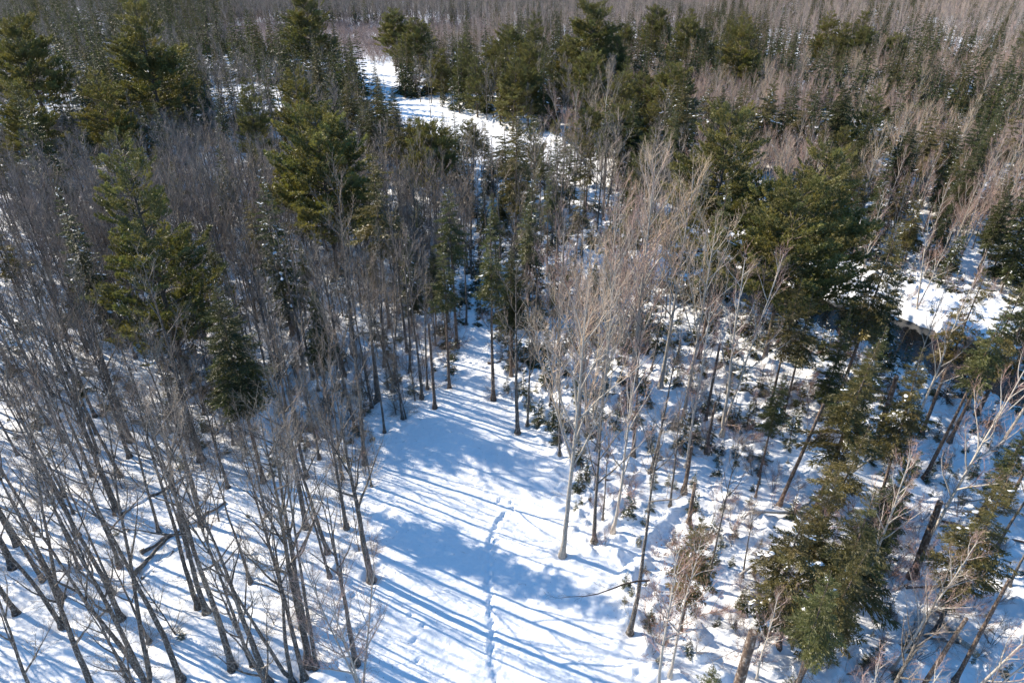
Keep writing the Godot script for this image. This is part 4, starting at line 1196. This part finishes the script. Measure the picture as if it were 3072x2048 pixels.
func scatter() -> void:
	var look := {"bare_tree": "bare grey hardwood tree", "maple_tree": "bare tan maple", "birch_tree": "pale birch with fine twigs", "spruce_tree": "spruce", "pine_tree": "olive pine", "fir_sapling": "little snow-dusted fir", "bare_sapling": "thin bare sapling", "shrub": "bare reddish shrub", "dead_tree": "broken dead trunk"}
	var groups := {"bare_tree": "bare trees of the hardwood stand", "maple_tree": "tan bare maples", "birch_tree": "birches", "spruce_tree": "spruces", "pine_tree": "white pines", "fir_sapling": "small firs under the trees", "bare_sapling": "bare saplings under the trees", "shrub": "bare shrubs", "dead_tree": "dead standing trunks"}
	var found := []
	var grid := {}
	var big := []
	for p in planted:
		if p.z > 4.0 and p.y < 130.0:
			big.append(p)
		var key := Vector2i(int(floor(p.x / 4.0)), int(floor(p.y / 4.0)))
		if not grid.has(key):
			grid[key] = []
		grid[key].append(p)
	for zone in [[15.0, 80.0, 1.35], [80.0, 160.0, 1.85], [160.0, 440.0, 2.9]]:
		var d: float = zone[0]
		while d < zone[1]:
			var half := (d * 0.859 + 25.0 * 0.512) * 0.75 + 8.0
			var x := -half - (36.0 if d < 110.0 else 6.0)
			while x < half:
				var px: float = x + r(-0.5, 0.5) * zone[2]
				var pd: float = d + r(-0.5, 0.5) * zone[2]
				x += zone[2]
				var what := kind_here(px, pd)
				if what.is_empty() or open_ground(px, pd) or (not in_frame(px, pd, 4.0) and pd > 36.0 and rng.randf() < 0.55):
					continue
				var key := Vector2i(int(floor(px / 4.0)), int(floor(pd / 4.0)))
				var ok := true
				for i in range(-1, 2):
					for j in range(-1, 2):
						for p in grid.get(key + Vector2i(i, j), []):
							if Vector2(p.x - px, p.y - pd).length() < (what[1] if what[0] == "fir_sapling" or what[0] == "shrub" else (what[1] + p.z) * 0.62):
								ok = false
				if not ok:
					continue
				if not grid.has(key):
					grid[key] = []
				grid[key].append(Vector3(px, pd, what[1]))
				var h: float = what[2]
				if what[0] != "fir_sapling" and what[0] != "shrub":
					for p in big:
						if pd < p.y and p.y - pd < 17.0 and absf(px - p.x * pd / p.y) < 4.5:
							h *= 0.68
					if pd > 72.0 and pd < 120.0 and px > -0.16 * pd and px < 0.09 * pd:
						h = minf(h, maxf(3.5, 30.0 * (1.0 - pd / 128.0) + r(-1.0, 1.6)))
				what[2] = h
				found.append([pd + absf(px) * 0.3 + (1000.0 if not in_frame(px, pd, 3.0) else 0.0), what[0], px, pd, what[2]])
			d += zone[2]
	var d2 := 20.0
	while d2 < 126.0:
		var x2 := -62.0 if d2 < 84.0 else -95.0
		while x2 < (46.0 if d2 < 84.0 else -12.0):
			var px := x2 + r(-0.5, 0.5)
			var pd := d2 + r(-0.5, 0.5)
			x2 += 1.0
			var thick := 0.09 if px < -6.0 and pd < 32.0 else 0.62 if px < -6.0 and pd > 84.0 else 1.3 if px < -6.0 and pd > 36.0 else 0.5 if px < -6.0 else 1.0 if pd < 31.0 and px > 9.0 else 0.9 if px < 14.0 and pd > 45.0 else 0.62
			thick *= 0.25 + 2.6 * maxf(0.0, 0.18 + lumps.get_noise_2d(px * 0.22, pd * 0.22))
			if rng.randf() > thick or open_ground(px, pd) or not in_frame(px, pd, 1.0):
				continue
			var low := pd < 31.0 and px > 9.0
			if px < -5.0 and rng.randf() < 0.72:
				found.append([pd + absf(px) * 0.3, "bare_sapling", px, pd, r(2.0, 5.5)])
			elif rng.randf() < (0.25 if low else 0.72):
				found.append([pd + absf(px) * 0.3, "fir_sapling", px, pd, r(0.5, 1.7) * (1.9 if pd > 45.0 else 1.5 if pd > 36.0 else 0.8)])
			else:
				found.append([pd + absf(px) * 0.3, "shrub", px, pd, r(0.8, 2.3)])
		d2 += 1.0
	found.sort_custom(func(a, b): return a[0] < b[0])
	var count := {}
	for k in kinds:
		count[k] = taken.get(k, 0)
	var mass := {"sapling": [], "bare_sapling": [], "bare": [], "rosy": [], "spruce": [], "pine": [], "shrub": []}
	for f in found:
		var kind: String = f[1]
		if f[0] < 900.0 and count[kind] < 290:
			count[kind] += 1
			var which := rng.randi() % 60
			if kind == "dead_tree":
				which %= 4
			if kind == "spruce_tree" and f[3] < 75.0 and f[2] < 20.0:
				which = [3, 8, 5, 6, 2, 8, 10][rng.randi() % 7]
			var o := plant(kind, which, f[2], f[3], f[4], -1.0, Vector2(r(-0.05, 0.05), r(-0.05, 0.05)) * (7.0 if kind == "shrub" else 3.0 if kind == "bare_sapling" else 1.0))
			var words: String = look[kind]
			if kind == "spruce_tree":
				var w := which % 13
				words = ("snowy " if w in [6, 9] else "") + ["olive", "dark", "green", "thin olive", "dark", "green", "dark", "olive", "thin green", "dark", "dark", "broad olive", "broad brownish"][w] + " spruce"
			if f[3] < 165.0:
				say_later(o, ("tall " if f[4] > 12.5 else "short " if f[4] < 7.0 and not kind.ends_with("sapling") and kind != "shrub" else "") + words, kind.replace("_", " "), groups[kind])
			else:
				tag(o, words + " " + region(f[2], f[3]), kind.replace("_", " "), groups[kind] + " " + region(f[2], f[3]))
		else:
			var at := spot(f[2], f[3], 1.0)
			match kind:
				"bare_tree", "birch_tree", "dead_tree":
					mass.bare.append(at.scaled_local(Vector3.ONE * f[4] / 12.0))
				"maple_tree":
					mass.rosy.append(at.scaled_local(Vector3.ONE * f[4] / 12.0))
				"spruce_tree":
					mass.spruce.append(at.scaled_local(Vector3.ONE * f[4] / 11.0))
				"pine_tree":
					mass.pine.append(at.scaled_local(Vector3.ONE * f[4] / 16.0))
				"bare_sapling":
					mass.bare_sapling.append(at.scaled_local(Vector3.ONE * f[4] / 4.5))
				"shrub", "fir_sapling":
					if kind == "shrub":
						mass.shrub.append(at.scaled_local(Vector3.ONE * f[4] / 2.6))
					else:
						mass.sapling.append(at.scaled_local(Vector3.ONE * f[4] / 2.0))
	for k in 9000:   # the alder brush of the marsh
		var x := r(-108, -2)
		var d := r(186, 290)
		if edge_far(Vector2(x, d), CORRIDOR) > -6.0 and rng.randf() < smoothstep(188.0, 214.0, d):
			mass.shrub.append(spot(x, d, r(0.5, 1.1)))
	for k in 7000:   # brush under the far woods and along the marsh's far side
		var x := r(-150, 150)
		var d := r(268, 410)
		if in_frame(x, d, 0.0) and d < 272.0 + 140.0 * pow(rng.randf(), 0.8):
			mass.shrub.append(spot(x, d, r(0.7, 1.5)))
	wood_mass("bare_woods", far_kinds.bare, mass.bare, "grey leafless woods stretching away behind the nearer trees", "woods")
	wood_mass("rosy_woods", far_kinds.rosy, mass.rosy, "rosy leafless woods on the far slope", "woods")
	wood_mass("spruce_woods", far_kinds.spruce, mass.spruce, "dark far-off spruce woods", "woods")
	wood_mass("pine_woods", far_kinds.pine, mass.pine, "scattered far-off pines above the spruce woods", "woods")
	wood_mass("fir_undergrowth", far_kinds.sapling, mass.sapling, "undergrowth of little snow-dusted firs between the trunks", "undergrowth")
	wood_mass("sapling_thicket", far_kinds.bare_sapling, mass.bare_sapling, "thicket of thin leafless saplings between the grown trunks", "thicket")
	wood_mass("alder_thicket", far_kinds.shrub, mass.shrub, "pinkish alder thicket covering the snowy marsh", "thicket")
